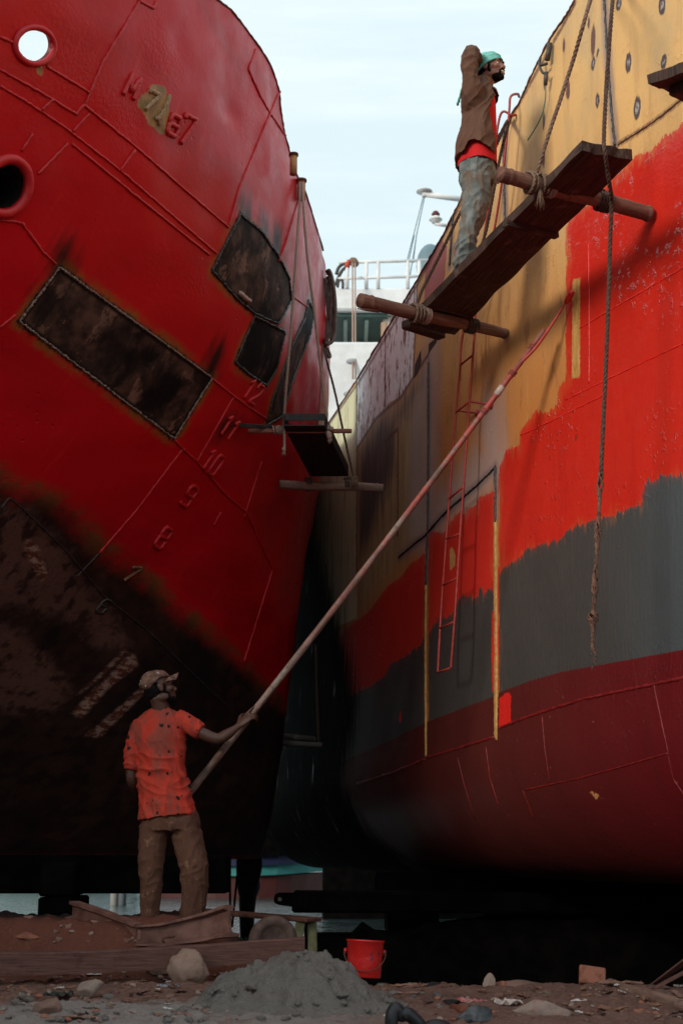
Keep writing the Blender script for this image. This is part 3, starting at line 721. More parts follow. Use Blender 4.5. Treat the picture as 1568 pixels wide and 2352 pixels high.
beads(RH, [[(1137, 1200), (1139, 1400), (1140, 1700)], [(978, 1345), (977, 1500), (978, 1738)]], .013, -.002, 'primed_weld', M_OCHBEAD, priship, jit=.2)
beads(RH, [[(1331, 753), (1400, 712), (1480, 666), (1600, 596)], [(1299, 918), (1420, 858), (1600, 774)], [(1195, 1000), (1290, 955), (1390, 905)], [(1350, 560), (1352, 690), (1352, 880)]], .006, -.001, 'seam', mat_simple('bright_red_bead', (.66, .012, .01), (.74, .03, .02), 30, .35), priship, jit=.5)
beads(RH, [[(1144, 1673), (1200, 1650), (1260, 1630), (1340, 1605), (1450, 1582), (1600, 1550)], [(983, 1740), (1040, 1722), (1133, 1693)], [(975, 1744), (900, 1775), (820, 1800)]], .012, -.002, 'chine_seam', M_ANTIBEAD, priship, jit=.4, step=5)
beads(RH, [[(1200, 1815), (1320, 1790), (1430, 1760), (1532, 1730)], [(1244, 1645), (1250, 1720), (1262, 1800)], [(1500, 1570), (1518, 1660), (1535, 1735)], [(1532, 1730), (1545, 1790), (1600, 1870)], [(1115, 1715), (1125, 1790), (1145, 1850)], [(1050, 1740), (1065, 1800), (1090, 1880)], [(1200, 1815), (1225, 1880)]], .006, -.001, 'bottom_seam', M_ANTIBEAD, priship, jit=.4)
beads(RH, [[(819, 872), (819, 1330)], [(914, 985), (913, 1230)], [(885, 765), (884, 935)], [(1418, 332), (1470, 300), (1520, 265), (1568, 225), (1640, 160)]], .008, -.002, 'plate_edge', M_RUST, priship, jit=.4)
beads(RH, [TOPR[1:]], .011, .0, 'sheer_edge', M_RUST, priship, jit=.35, step=6)
# freeing ports near the man on the plank
for poly in ([(951, 868), (953, 838), (966, 806), (967, 828), (958, 858)], [(984, 812), (985, 790), (1003, 775), (1002, 786)]):
    P = [on(RH, x, y, .004) for x, y in poly]; n = nrm(RH, P[0].y, P[0].z); k = len(P)
    mesh_obj('freeing_port', P+[p-n*.004 for p in P], [tuple(range(k))]+[(i, (i+1) % k, k+(i+1) % k, k+i) for i in range(k)], M_BLACK, priship, False)
ys = np.arange(5.8, 20.5, .5)
strip_between(lambda y: (XRf(y, float(ztR(y))-.55)+.03, y, float(ztR(y))-.55), lambda y: (9, y, float(ztR(y))-.55), ys, 'deck', M_DECKSTEEL, priship)
strip_between(lambda y: (float(X0R(y))+RB-.05, y, ZB), lambda y: (9, y, ZB-.01), ys, 'bottom_plating', M_BLACK, priship)
# ================================================================== light and sky
SUN_D = Vector((.66, .70, -.33)).normalized()          # direction the light travels
EL = math.asin(-SUN_D.z); AZ = math.atan2(-SUN_D.x, -SUN_D.y)
w = bpy.data.worlds.new('World'); sc.world = w; w.use_nodes = True
nt = w.node_tree; nt.nodes.clear()
out = nt.nodes.new('ShaderNodeOutputWorld'); bg = nt.nodes.new('ShaderNodeBackground'); sky = nt.nodes.new('ShaderNodeTexSky')
sky.sky_type = 'NISHITA'; sky.sun_disc = False; sky.sun_elevation = EL; sky.sun_rotation = AZ; sky.dust_density = 4; sky.air_density = 1.0
tc = nt.nodes.new('ShaderNodeTexCoord'); mp = nt.nodes.new('ShaderNodeMapping'); mp.inputs['Scale'].default_value = (1.4, 1.4, 11)
nz = nt.nodes.new('ShaderNodeTexNoise'); nz.inputs['Scale'].default_value = 2.2; nz.inputs['Detail'].default_value = 7; nz.inputs['Roughness'].default_value = .6
nt.links.new(tc.outputs['Generated'], mp.inputs[0]); nt.links.new(mp.outputs[0], nz.inputs['Vector'])
mrn = nt.nodes.new('ShaderNodeMapRange'); mrn.inputs[1].default_value = .46; mrn.inputs[2].default_value = .68; mrn.inputs[3].default_value = 0; mrn.inputs[4].default_value = .30
nt.links.new(nz.outputs['Fac'], mrn.inputs[0])
veil = nt.nodes.new('ShaderNodeMix'); veil.data_type = 'RGBA'; veil.inputs[0].default_value = .88       # thin high overcast over the blue
veil.inputs[7].default_value = (SKYB*.81, SKYB*.975, SKYB*1.02, 1)
nt.links.new(sky.outputs[0], veil.inputs[6])
cl = nt.nodes.new('ShaderNodeMix'); cl.data_type = 'RGBA'; cl.inputs[7].default_value = (SKYB*1.10, SKYB*1.12, SKYB*1.12, 1)
nt.links.new(mrn.outputs[0], cl.inputs[0]); nt.links.new(veil.outputs[2], cl.inputs[6])
nt.links.new(cl.outputs[2], bg.inputs[0]); bg.inputs[1].default_value = .1; nt.links.new(bg.outputs[0], out.inputs[0])
ld = bpy.data.lights.new('sun', 'SUN'); ld.energy = SUN_E; ld.angle = R(15); ld.color = (1, .93, .82)
lo = bpy.data.objects.new('sun', ld); COL.objects.link(lo); lo.rotation_euler = SUN_D.to_track_quat('-Z', 'Y').to_euler(); lo.location = (-20, -20, 15)
sc.view_settings.view_transform = 'Standard'; sc.view_settings.look = 'None'; sc.view_settings.exposure = 0; sc.view_settings.gamma = 1
sc.cycles.max_bounces = 8; sc.cycles.diffuse_bounces = 3; sc.cycles.glossy_bounces = 3

# ================================================================== ground
def sstep(a, b, x):
    t = np.clip((x-a)/(b-a), 0, 1); return t*t*(3-2*t)
def ground_z(X, Y):
    X = np.asarray(X, float); Y = np.asarray(Y, float)
    z = -.79+.035*sstep(6, 9, Y)
    # red earth bank behind the timber, on the left
    z = z+(.36*sstep(8.95, 9.45, Y)*sstep(-.35, -1.1, X))*(1-sstep(10.2, 11.2, Y))
    # foreshore drops towards the water
    edge = 8.75+.18*np.sin(X*2.1+.4)+.10*np.sin(X*5.3)
    z = z-(.60*sstep(0, 1.6, Y-edge))*sstep(-.4, .3, X)
    z = z-.75*sstep(10.2, 13.0, Y)*sstep(.3, -.4, X)-.15*sstep(10.5, 13.0, Y)*sstep(-.4, .3, X)
    z = z-1.2*sstep(17, 40, Y)
    z = z+.03*np.sin(X*1.7+Y*.8)*np.sin(Y*1.3-X*.6)
    return z
def gz(x, y): return float(ground_z(np.array([x]), np.array([y]))[0])
def grid_axis(lo_, a, b, hi, fine, nout):
    l = a-np.geomspace(fine, a-lo_, nout)[::-1]; r = b+np.geomspace(fine, hi-b, nout)
    return np.concatenate([l, np.arange(a, b, fine), r])
gx = grid_axis(-400, -2.8, 3.6, 400, .024, 36); gy = grid_axis(-300, 6.3, 10.6, 3000, .024, 36)
GX, GY = np.meshgrid(gx, gy, indexing='ij'); GZ = ground_z(GX, GY)
near = (GX > -3.2) & (GX < 4) & (GY > 6) & (GY < 11.5)
for i, j in np.argwhere(near):
    p = Vector((GX[i, j], GY[i, j], 0))
    a = mnoise.fractal(p*2.2, .8, 2.1, 5); b = mnoise.fractal(p*9+Vector((9, 2, 0)), .75, 2.1, 4)
    GZ[i, j] += .022*a+.014*b+.016*max(0, b-.15)
nx, ny = GX.shape; idx = np.arange(nx*ny).reshape(nx, ny)
gf = np.stack([idx[:-1, :-1], idx[1:, :-1], idx[1:, 1:], idx[:-1, 1:]], -1).reshape(-1, 4)
def mat_ground():
    m = NT('dirt'); p = m.geo(); n1 = m.noise(p, .9, 5, .6); n2 = m.noise(p, 6, 6, .65); n3 = m.noise(p, 38, 5, .7); n4 = m.noise(p, 130, 3, .6)
    c = m.mix(n2, (.135, .066, .050), (.235, .130, .102))
    c = m.mix(m.mr(n3, .5, .75), c, (.28, .175, .14)); c = m.mix(m.mr(n3, .30, .44, 1, 0), c, (.06, .031, .025))
    sx = m.n('SeparateXYZ'); m.put(sx.inputs[0], p); X, Y = sx.outputs[0], sx.outputs[1]
    near_ = m.ma('ADD', m.mr(Y, 8.25, 7.3), m.ma('MULTIPLY', m.ma('SUBTRACT', n1, .5), 2.2))
    lefty = m.mr(X, .5, -.3)
    grey = m.mix(n3, (.20, .175, .16), (.36, .33, .30)); grey = m.mix(m.mr(n2, .55, .7), grey, (.16, .11, .09))
    c = m.mix(m.ma('MULTIPLY', m.ma('MULTIPLY', m.mr(near_, .25, .85), lefty), .85), c, grey)
    redb = m.ma('MULTIPLY', m.mr(Y, 8.85, 9.1), m.mr(X, -.2, -.7))
    c = m.mix(redb, c, m.mix(n2, (.10, .034, .022), (.19, .066, .042)))
    c = m.mix(m.mr(Y, 9.3, 10.3), c, (.012, .009, .008))                 # shade under the ships put into the ground colour
    c = m.mix(m.mr(m.voro(p, 60, 'F1', 'Distance'), .18, .10), c, m.mix(n2, (.32, .22, .18), (.2, .07, .05)))
    h = m.ma('ADD', m.ma('MULTIPLY', n3, 1.0), m.ma('MULTIPLY', n4, .35))
    return m.fin(c, .9, m.bump(h, .9, .02), 0, .25)
M_DIRT = mat_ground()
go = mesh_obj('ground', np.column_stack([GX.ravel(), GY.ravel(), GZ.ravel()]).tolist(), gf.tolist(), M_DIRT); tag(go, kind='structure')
# water beyond the slip
def mat_water():
    m = NT('harbour_water'); p = m.geo()
    a = m.noise(m.map(p, (.5, 1.6, 1)), 1.0, 4, .6); b = m.noise(m.map(p, (1.2, 4.5, 1)), 1.0, 3, .55)
    return m.fin((.03, .045, .045), .06, m.bump(m.ma('ADD', a, m.ma('MULTIPLY', b, .5)), .8, .30), 0, .6)
WZ = -1.12
tag(mesh_obj('water', [(-900, 12.2, WZ), (900, 12.2, WZ), (900, 3000, WZ), (-900, 3000, WZ)], [(0, 1, 2, 3)], mat_water()), kind='structure')
# ================================================================== hanging stages, ropes, ladder
def mat_wood(name, a, b, c, axis=0, scale=6, rough=.85):
    m = NT(name); st = [10, 10, 10]; st[axis] = .8
    p = m.map(m.uv(), (1.0, 14, 1)); o = m.obj()
    g = m.noise(p, scale*.6, 6, .65, .6); n = m.noise(o, 9, 5, .65); n2 = m.noise(o, 55, 4, .6)
    col = m.mix(m.mr(g, .35, .65), a, b); col = m.mix(m.mr(n, .55, .72, 0, .8), col, c)
    return m.fin(col, rough, m.bump(m.ma('ADD', g, m.ma('MULTIPLY', n2, .4)), .8, .008), 0, .3)
M_PLANK = mat_wood('weathered_dark_plank', (.030, .016, .012), (.075, .042, .032), (.13, .085, .07))
M_BAMBOO = mat_wood('old_bamboo', (.135, .060, .042), (.235, .118, .082), (.09, .036, .026))
M_BAMBOO2 = mat_wood('grey_bamboo', (.17, .095, .07), (.27, .165, .125), (.09, .045, .035))
M_ROPE = mat_simple('brown_rope', (.13, .075, .05), (.25, .155, .11), 60, .9, .5, .002)
M_ROPED = mat_simple('dark_rope', (.055, .030, .022), (.115, .066, .048), 60, .9, .5, .002)
M_ROPEP = mat_simple('pale_rope', (.32, .21, .17), (.46, .33, .27), 70, .9, .5, .002, c3=(.42, .12, .08))
M_HOLLOW = mat_simple('bamboo_hollow', (.02, .012, .01), (.05, .03, .02), 10, .9)
def add_uv_len(o, axis_vec):
    """uv: x along the piece, y round/across it"""
    me = o.data; A = Vector(axis_vec).normalized(); B = A.orthogonal().normalized(); C = A.cross(B)
    uv = me.uv_layers.new(name='UVMap')
    for l in me.loops:
        p = me.vertices[l.vertex_index].co; uv.data[l.index].uv = (p.dot(A), p.dot(B)+p.dot(C)*.7)
def plank(name, c4, th, mat, parent, nl=46, nw=8, seed=1, rag=.012):
    """plank from four upper corners (near-left, near-right, far-right, far-left)"""
    a, b, c, d = [Vector(p) for p in c4]; v = []; f = []
    def edge(t, s): return (a.lerp(d, t)).lerp(b.lerp(c, t), s)
    for lay in (0, 1):
        for i in range(nl+1):
            for j in range(nw+1):
                t, s = i/nl, j/nw
                k = mnoise.noise(Vector((t*9, s*2+lay, seed*3.7)))
                p = edge(t, s)-Vector((0, 0, th*lay))
                p.z += .006*mnoise.noise(Vector((t*5, s*3, seed)))*(1 if lay == 0 else 1.6)
                if j in (0, nw): p += (edge(t, 1)-edge(t, 0)).normalized()*(rag*k)
                if i in (0, nl): p += (edge(1, s)-edge(0, s)).normalized()*(rag*1.6*mnoise.noise(Vector((s*7, lay*.6, seed*1.3+i))))
                if lay and j in (0, nw): p.z += rag*.8*abs(k)
                v.append(p)
    n = (nl+1)*(nw+1); I = lambda l, i, j: l*n+i*(nw+1)+j
    for i in range(nl):
        for j in range(nw):
            f.append((I(0, i, j), I(0, i, j+1), I(0, i+1, j+1), I(0, i+1, j))); f.append((I(1, i, j), I(1, i+1, j), I(1, i+1, j+1), I(1, i, j+1)))
    for i in range(nl):
        f.append((I(0, i, 0), I(0, i+1, 0), I(1, i+1, 0), I(1, i, 0))); f.append((I(0, i+1, nw), I(0, i, nw), I(1, i, nw), I(1, i+1, nw)))
    for j in range(nw):
        f.append((I(0, 0, j+1), I(0, 0, j), I(1, 0, j), I(1, 0, j+1))); f.append((I(0, nl, j), I(0, nl, j+1), I(1, nl, j+1), I(1, nl, j)))
    o = mesh_obj(name, v, f, mat, parent, False); add_uv_len(o, d-a); return o
def bamboo(name, p, q, r0, r1, mat, parent, nodes=(.08, .42, .72, .95), hollow=True, bend=.0, seed=0):
    p = Vector(p); q = Vector(q); L = (q-p).length; pts = []; rr = []; n = max(24, int(L/.012))
    up = Vector((0, 0, 1))
    for i in range(n+1):
        t = i/n; r = r0+(r1-r0)*t
        for nd in nodes:
            d = abs(t-nd)*L
            r *= 1+.10*math.exp(-(d/.012)**2)-.05*math.exp(-((d-.022)/.010)**2)
        pts.append(p.lerp(q, t)+up*bend*math.sin(math.pi*t)+Vector((0, 0, .004*math.sin(t*9+seed)))); rr.append(r*(1+.02*math.sin(t*23+seed)))
    mb = MB(); t0 = (q-p).normalized()
    if hollow:
        pts = [pts[0]+t0*.05, pts[0]+t0*.001]+pts; rr = [rr[0]*.55, rr[0]*.6]+rr
    mb.tube(pts, rr, 16, jit=.015)
    o = mb.build(name, mat, parent, True); add_uv_len(o, q-p); return o
def lashing(p, axis, R_, r, turns, mat, parent, name='lashing', w=None, seed=0, squash=None):
    """rope wound round a bar at p"""
    rr = random.Random(seed); A = Vector(axis).normalized(); B = A.orthogonal().normalized(); C = A.cross(B)
    w = w or turns*r*2.1; pts = []
    n = int(turns*14)
    for i in range(n+1):
        t = i/n; th = 2*math.pi*turns*t; k = 1+rr.uniform(-.03, .06)
        pts.append(Vector(p)+A*((t-.5)*w+rr.uniform(-.2, .2)*r)+(B*math.cos(th)+C*math.sin(th))*(R_+r)*k)
    mb = MB(); rope_into(mb, pts, r, 7); return mb.build(name, mat, parent)
def frayed(p, mat, parent, L=.10, n=14, r=.0022, spread=.3, seed=1, name='frayed_end'):
    rr = random.Random(seed); mb = MB()
    for i in range(n):
        a = Vector((rr.uniform(-1, 1), rr.uniform(-1, 1), 0))*.012
        d = Vector((rr.uniform(-spread, spread), rr.uniform(-spread, spread), -1))*L*rr.uniform(.5, 1.05)
        mb.tube([Vector(p)+a*.4, Vector(p)+a+d*.5, Vector(p)+a+d+Vector((rr.uniform(-.01, .01), 0, 0))], [r, r*.9, r*.4], 4)
    return mb.build(name, mat, parent)
# ---------------------------------------------------- stage the man stands on
B1o, B1i = P3(826, 691, 9.5), on(RH, 1160, 766, .02)
B2o, B2i = P3(1147, 401, 7.9), on(RH, 1490, 490, .03)
st = empty('painting_stage', (1.0, 9.0, 3.9), 'long dark timber plank on two bamboo cross poles under the standing man', 'staging')
NL, NR, FR, FL = P3(1337, 322, 7.55), P3(1449, 345, 7.72), P3(1042, 752, 10.33), P3(940, 726, 10.06)
def onplank(t, s): return (NL.lerp(FL, t)).lerp(NR.lerp(FR, t), s)
plank('board', (NL, NR, FR, FL), .065, M_PLANK, st, seed=2)
bamboo('cross_pole', B1o, B1i, .052, .040, M_BAMBOO, st, (.07, .38, .70, .99), hollow=True, seed=1)
sp = MB()
a = (B1i-B1o).normalized()
sp.tube([B1o+a*.16+Vector((0, 0, -.045)), B1o+a*.05+Vector((0, -.01, -.062)), B1o-a*.02+Vector((0, -.01, -.066))], [.014, .010, .003], 6)
sp.build('splinter', M_BAMBOO, st)
bamboo('cross_pole', B2o, B2i, .047, .050, M_BAMBOO, st, (.06, .44, .985, .70), hollow=True, seed=2)
# cleats nailed under the board
cl = MB(); p, q = onplank(.36, -.12), onplank(.36, 1.0); cl.beam(p+Vector((0, 0, -.075)), q+Vector((0, 0, -.075)), .05, .045, bev=.006); o = cl.build('cleat', M_PLANK, st); add_uv_len(o, q-p)
cl = MB(); p, q = onplank(1.03, -.02), onplank(1.04, .85); cl.beam(p+Vector((0, 0, -.03)), q+Vector((0, 0, -.035)), .09, .07, bev=.012); o = cl.build('cleat', M_PLANK, st); add_uv_len(o, q-p)
def along(p, q, t): return p.lerp(q, t)
A1 = (B1i-B1o); A2 = (B2i-B2o)
for k, (p, q, t, R_, r, n, mt, wd) in enumerate([(B1o, B1i, .37, .053, .011, 2.6, M_ROPE, .075), (B1o, B1i, .435, .052, .006, 4, M_ROPEP, .05), (B1o, B1i, .75, .045, .009, 3.5, M_ROPED, .09),
        (B2o, B2i, .20, .052, .011, 2.2, M_ROPE, .06), (B2o, B2i, .265, .053, .010, 1.6, M_ROPE, .05), (B2o, B2i, .325, .052, .006, 4, M_ROPEP, .045), (B2o, B2i, .68, .052, .008, 5, M_ROPED, .10)]):
    lashing(p.lerp(q, t), q-p, R_, r, n, mt, st, seed=k, w=wd)
mb = MB(); rope_into(mb, spline([B2o.lerp(B2i, .33)+Vector((0, 0, .055)), B2o.lerp(B2i, .40)+Vector((-.02, -.03, .06)), B2o.lerp(B2i, .52)+Vector((0, -.06, .05)), B2o.lerp(B2i, .68)+Vector((0, -.05, .05))]), .010); mb.build('lashing', M_ROPED, st)
mb = MB(); rope_into(mb, spline([B1o.lerp(B1i, .44)+Vector((0, -.03, .05)), B1o.lerp(B1i, .58)+Vector((0, -.05, .052)), B1o.lerp(B1i, .75)+Vector((0, -.04, .045))]), .008); mb.build('lashing', M_ROPED, st)
frayed(B2o.lerp(B2i, .26)+Vector((-.01, -.05, -.05)), M_ROPE, st, .13, 34, .0024, .22, 3)
frayed(B2o.lerp(B2i, .315)+Vector((0, -.055, .0)), M_ROPEP, st, .04, 16, .0018, .8, 5)
frayed(B1o.lerp(B1i, .75)+Vector((0, -.04, -.05)), M_ROPED, st, .05, 9, .0018, .5, 6)
# ---------------------------------------------------- suspension ropes
def rope_thing(name, paths, r, mat, label, group=None, n=8, loose=0):
    mb = MB(); fr_ = []
    for p in paths: rope_into(mb, spline(p, n), r, loose=loose)
    o = mb.build(name, mat); tag(o, label, 'rope', group); return o
e1 = on(RH, 1372, -60, .03)
rope_thing('hanging_rope', [[e1, P3(1352, 10, 7.72), P3(1310, 155, 7.82), P3(1262, 300, 7.90), B2o.lerp(B2i, .23)+Vector((0, -.05, .05))]], .0135, M_ROPE, 'taut tan rope slanting down to the lashings of the nearer bamboo cross pole')
pa = onplank(.045, .42)+Vector((0, 0, .012)); pb = onplank(-.012, .43)+Vector((0, -.01, -.025))
pe = B2o.lerp(B2i, .735)+Vector((0, -.055, .02))
rp = rope_thing('hanging_rope', [[on(RH, 1412, -60, .04), P3(1406, 0, 7.75), P3(1392, 190, 7.68), P3(1386, 318, 7.62), P3(1388, 345, 7.52), P3(1394, 395, 7.62), P3(1402, 445, 7.75), P3(1403, 470, 7.84), P3(1400, 560, 7.92), P3(1396, 690, 7.95), P3(1390, 850, 7.98), P3(1383, 1000, 8.0), P3(1379, 1090, 8.0)]],
            .0135, M_ROPED, 'long brown rope passing the plank end and unravelling into a frayed tail')
mb = MB(); rr = random.Random(4)
tail = spline([P3(1379, 1085, 8.0), P3(1374, 1180, 8.0), P3(1369, 1280, 8.0), P3(1363, 1380, 8.0), P3(1360, 1440, 8.0), P3(1362, 1530, 8.0)], 26)
for k in range(9):
    ph = rr.uniform(0, 6.3); fq = rr.uniform(.22, .42); off = []
    for i, p in enumerate(tail):
        t = i/len(tail); a = .010+.006*math.sin(i*.21)+(.012 if .68 < t < .75 else 0)
        off.append(p+Vector((math.cos(ph+i*fq)*a+rr.uniform(-.002, .002), math.sin(ph+i*fq)*a, 0)))
    mb.tube(off[:int(len(off)*rr.uniform(.86, 1.0))], .0048, 4, jit=.4)
for i in range(260):
    p = rr.choice(tail); d = Vector((rr.uniform(-1, 1), rr.uniform(-1, .6), rr.uniform(-1.6, -.2))).normalized()*rr.uniform(.015, .035)
    mb.tube([p+d*.4, p+d], [.0022, .0008], 3)
mb.build('frayed_tail', mat_simple('reddish_fibre', (.10, .045, .032), (.21, .105, .075), 50, .95), rp)
rope_thing('hanging_rope', [[on(RH, 1168, 275, .02), P3(1160, 285, 9.75), P3(1141, 330, 9.62), P3(1110, 390, 9.6), P3(1062, 478, 9.72), P3(1010, 585, 9.8), P3(970, 665, 9.82), P3(955, 706, B1o.lerp(B1i, .39).y-.05)]], .0125, M_ROPED, 'brown rope running behind the standing man down to the farther bamboo cross pole')
rope_thing('hanging_rope', [[on(RH, 1172, 268, .03), P3(1163, 300, 9.78), P3(1150, 350, 9.8), P3(1133, 440, 9.85), P3(1118, 520, 9.9), P3(1105, 570, 9.95), P3(1095, 640, 10.1), B1o.lerp(B1i, .73)+Vector((0, 0, .03))]], .0125, M_ROPED, 'brown rope dropping from the deck edge behind the legs of the standing man')
# ---------------------------------------------------- corner of another stage, upper right
s2 = empty('painting_stage', P3(1600, 180, 6.6), 'corner of a dark split timber board poking in over the ochre plating', 'staging')
c0, c1_, c2_, c3_ = P3(1486, 172, 6.9), P3(1640, 116, 6.35), P3(1760, 150, 6.9), P3(1600, 214, 7.4)
plank('board', (c0, c1_, c2_, c3_), .06, M_PLANK, s2, seed=5, nl=24)
plank('board', (P3(1535, 200, 6.95), P3(1650, 160, 6.5), P3(1760, 200, 6.9), P3(1620, 240, 7.3)), .05, M_PLANK, s2, seed=8, nl=20)
# ---------------------------------------------------- empty stage on the red ship
s3 = empty('steel_channel_stage', P3(700, 1040, 12), 'empty black steel channel seat slung on two wooden cross sticks below the crimson hull', 'staging')
M_BLKSTEEL = mat_simple('blackened_steel', (.010, .008, .008), (.03, .022, .02), 14, .6, .3, .003)
na, nb = P3(650, 978, 11.15), P3(746, 978, 11.15); fa, fb = P3(712, 1094, 12.4), P3(800, 1092, 12.4)
nb.z = na.z; fb.z = fa.z
v = []; wall = .10; th = .008
for (l, r_) in ((na, nb), (fa, fb)):
    x = (r_-l).normalized(); up = Vector((0, 0, 1))
    v += [l, l+up*wall, l+up*wall+x*th, l+up*th+x*th, r_+up*th-x*th, r_+up*wall-x*th, r_+up*wall, r_]
f = [(i, (i+1) % 8, 8+(i+1) % 8, 8+i) for i in range(8)]+[(0, 7, 4, 3), (0, 3, 2, 1), (7, 6, 5, 4), (8, 11, 12, 15), (8, 9, 10, 11), (15, 12, 13, 14)]
mesh_obj('channel', v, f, M_BLKSTEEL, s3, False)
mb = MB(); p = na.lerp(nb, .5)+Vector((0, .12, 0)); x = (nb-na)
mb.box(p+Vector((0, 0, .115)), x.length*1.02, .16, .006, None, .001); mb.box(p+Vector((0, -.08, .085)), x.length*1.02, .006, .055); mb.build('end_flap', M_BLKSTEEL, s3)
SW = mat_wood('reddish_stick', (.20, .075, .055), (.34, .15, .11), (.46, .06, .05))
k1a, k1b = P3(567, 990, 11.3), P3(808, 988, 11.3); k1b.z = k1a.z
mb = MB(); mb.beam(k1a, k1b, .032, .036, bev=.008); o = mb.build('cross_stick', SW, s3); add_uv_len(o, k1b-k1a)
k0a, k0b = on(LH, 518, 974, -.03), P3(625, 982, 11.36); mb = MB(); mb.beam(k0a, k0b, .014, .034, bev=.003); o = mb.build('cross_stick', M_BLKSTEEL, s3)
k2a, k2b = P3(642, 1114, 12.15), P3(879, 1106, 12.25); k2b.z = k2a.z
bamboo('cross_pole', k2b, k2a, .040, .040, M_BAMBOO2, s3, (.06, .5, .86), hollow=True, seed=5)
for k, (c, ax, R_, r, n, mt) in enumerate([(P3(645, 988, 11.3), k1b-k1a, .022, .010, 2.4, M_ROPEP), (P3(633, 988, 11.3), k1b-k1a, .022, .008, 2, M_ROPEP), (P3(754, 988, 11.3), k1b-k1a, .026, .010, 3, M_ROPEP), (P3(812, 1108, 12.2), k2b-k2a, .043, .009, 2.5, M_ROPE),
        (P3(797, 1109, 12.2), k2b-k2a, .043, .006, 3, M_ROPED), (P3(709, 1112, 12.2), k2b-k2a, .043, .012, 2.5, M_ROPED)]):
    lashing(c, ax, R_, r, n, mt, s3, seed=20+k, w=.05)
mb = MB()
rope_into(mb, spline([P3(651, 975, 11.27), P3(653, 1000, 11.24), P3(653, 1030, 11.24)]), .012); mb.ball(P3(652, 1033, 11.24), .018, .018, .022, nz=.3); mb.build('rope_end', M_ROPEP, s3)
frayed(P3(652, 1038, 11.24), M_ROPEP, s3, .04, 14, .0025, .5, 9)
mb = MB(); mb.ball(P3(756, 1000, 11.24), .022, .02, .035, nz=.4, seed=3); mb.ball(P3(761, 985, 11.24), .02, .02, .02, nz=.4, seed=4); mb.build('knot', M_ROPEP, s3)
frayed(P3(757, 1004, 11.24), M_ROPEP, s3, .06, 14, .003, .4, 10)
bt = P3(692, 438, 11.15)
rope_thing('hanging_rope', [[bt+Vector((-.01, -.04, .05)), P3(688, 470, 11.02), P3(680, 590, 10.95), P3(668, 760, 11.0), P3(657, 890, 11.12), P3(651, 976, 11.27)]], .0125, M_ROPEP, 'pale rope hanging from the bitt to the left side of the black channel stage')
rope_thing('hanging_rope', [[bt+Vector((.01, -.04, .05)), P3(697, 475, 11.0), P3(706, 590, 11.0), P3(722, 720, 11.1), P3(737, 850, 11.2), P3(746, 930, 11.25), P3(751, 978, 11.3)]], .0125, M_ROPEP, 'pale rope hanging from the bitt to the right side of the black channel stage')
rope_thing('hanging_rope', [[P3(744, 800, 12.6), P3(752, 835, 12.5), P3(770, 905, 12.5), P3(790, 1000, 12.3), P3(806, 1070, 12.2), P3(813, 1098, 12.18)]], .0115, M_ROPED, 'dark brown rope slanting to the far bamboo pole of the channel stage')
rope_thing('hanging_rope', [[P3(741, 790, 13.0), P3(738, 850, 13.0), P3(731, 960, 13.0), P3(728, 985, 13.0)]], .009, M_ROPE, 'short thin rope hanging close to the crimson hull edge above the channel stage')
# coil of hose hung on the bulwark
mb = MB(); Yc = 13.2
for pts in ([(749, 625), (757, 622), (765, 650), (770, 700), (769, 760), (764, 782), (755, 790), (746, 788)], [(750, 640), (758, 640), (761, 700), (757, 760), (748, 785)],
            [(748, 650), (754, 690), (751, 745), (744, 790)], [(752, 628), (762, 640), (766, 700), (766, 755), (761, 780)], [(747, 640), (744, 700), (742, 760), (745, 786)], [(738, 765), (746, 790), (756, 812), (757, 820), (751, 815), (744, 792)],
            [(755, 640), (752, 700), (756, 735), (760, 700)]):
    mb.tube(spline([P3(x, y, Yc-.03*k) for k, (x, y) in enumerate(pts)], 8), .017, 7)
for k in range(3): mb.tube(spline([P3(741, 784+3*k, Yc-.12), P3(749, 780+3*k, Yc-.2), P3(754, 786+3*k, Yc-.12)], 6), .013, 6)
tag(mb.build('hose_coil', mat_simple('grey_brown_hose', (.075, .045, .035), (.15, .095, .075), 20, .75)), 'brown flattened hose coiled and tied over the far edge of the crimson ship', 'hose')

# ---------------------------------------------------- rebar ladder on the ochre hull
M_LAD = mat_simple('red_painted_rebar', (.30, .022, .018), (.42, .05, .04), 40, .42, .4, .003, c3=(.16, .02, .016))
lad = empty('rebar_ladder', on(RH, 1050, 1540, .15), 'narrow red rebar ladder hanging against the ochre hull side', 'ladder')
def rebar(mb, pts, r):
    pts = resample(spline(pts, 10), .006); rr = [r*(1.12+(.16 if i % 3 == 0 else -.06)) for i in range(len(pts))]
    mb.tube(pts, rr, 8)
LR = [(1147, 268), (1128, 420), (1108, 560), (1062, 770), (1056, 850), (1047, 940), (1036, 1080), (1023, 1260), (1013, 1400), (1005, 1544)]
RR = [(1168, 262), (1154, 400), (1132, 540), (1095, 700), (1089, 770), (1079, 905), (1068, 1060), (1056, 1230), (1046, 1390), (1035, 1534)]
offs = lambda y: .13+.10*min(1, max(0, (y-900)/700))
Lp = [on(RH, x, y, offs(y)) for x, y in LR]; Rp = [on(RH, x, y, offs(y)) for x, y in RR]
for hp, pts in (((1150, 262), Lp), ((1150, 240), Rp)):
    pass
topL = [on(RH, 1192, 268, -.06)+Vector((0, 0, .02)), on(RH, 1175, 265, .05), ]
topR = [on(RH, 1192, 238, -.10)+Vector((0, 0, .06)), on(RH, 1188, 232, -.0)+Vector((0, 0, .06)), on(RH, 1172, 231, .10)+Vector((0, 0, .03))]
mb = MB(); rebar(mb, topL+Lp, .0085); mb.build('rail', M_LAD, lad)
mb = MB(); rebar(mb, topR+Rp, .0085); mb.build('rail', M_LAD, lad)
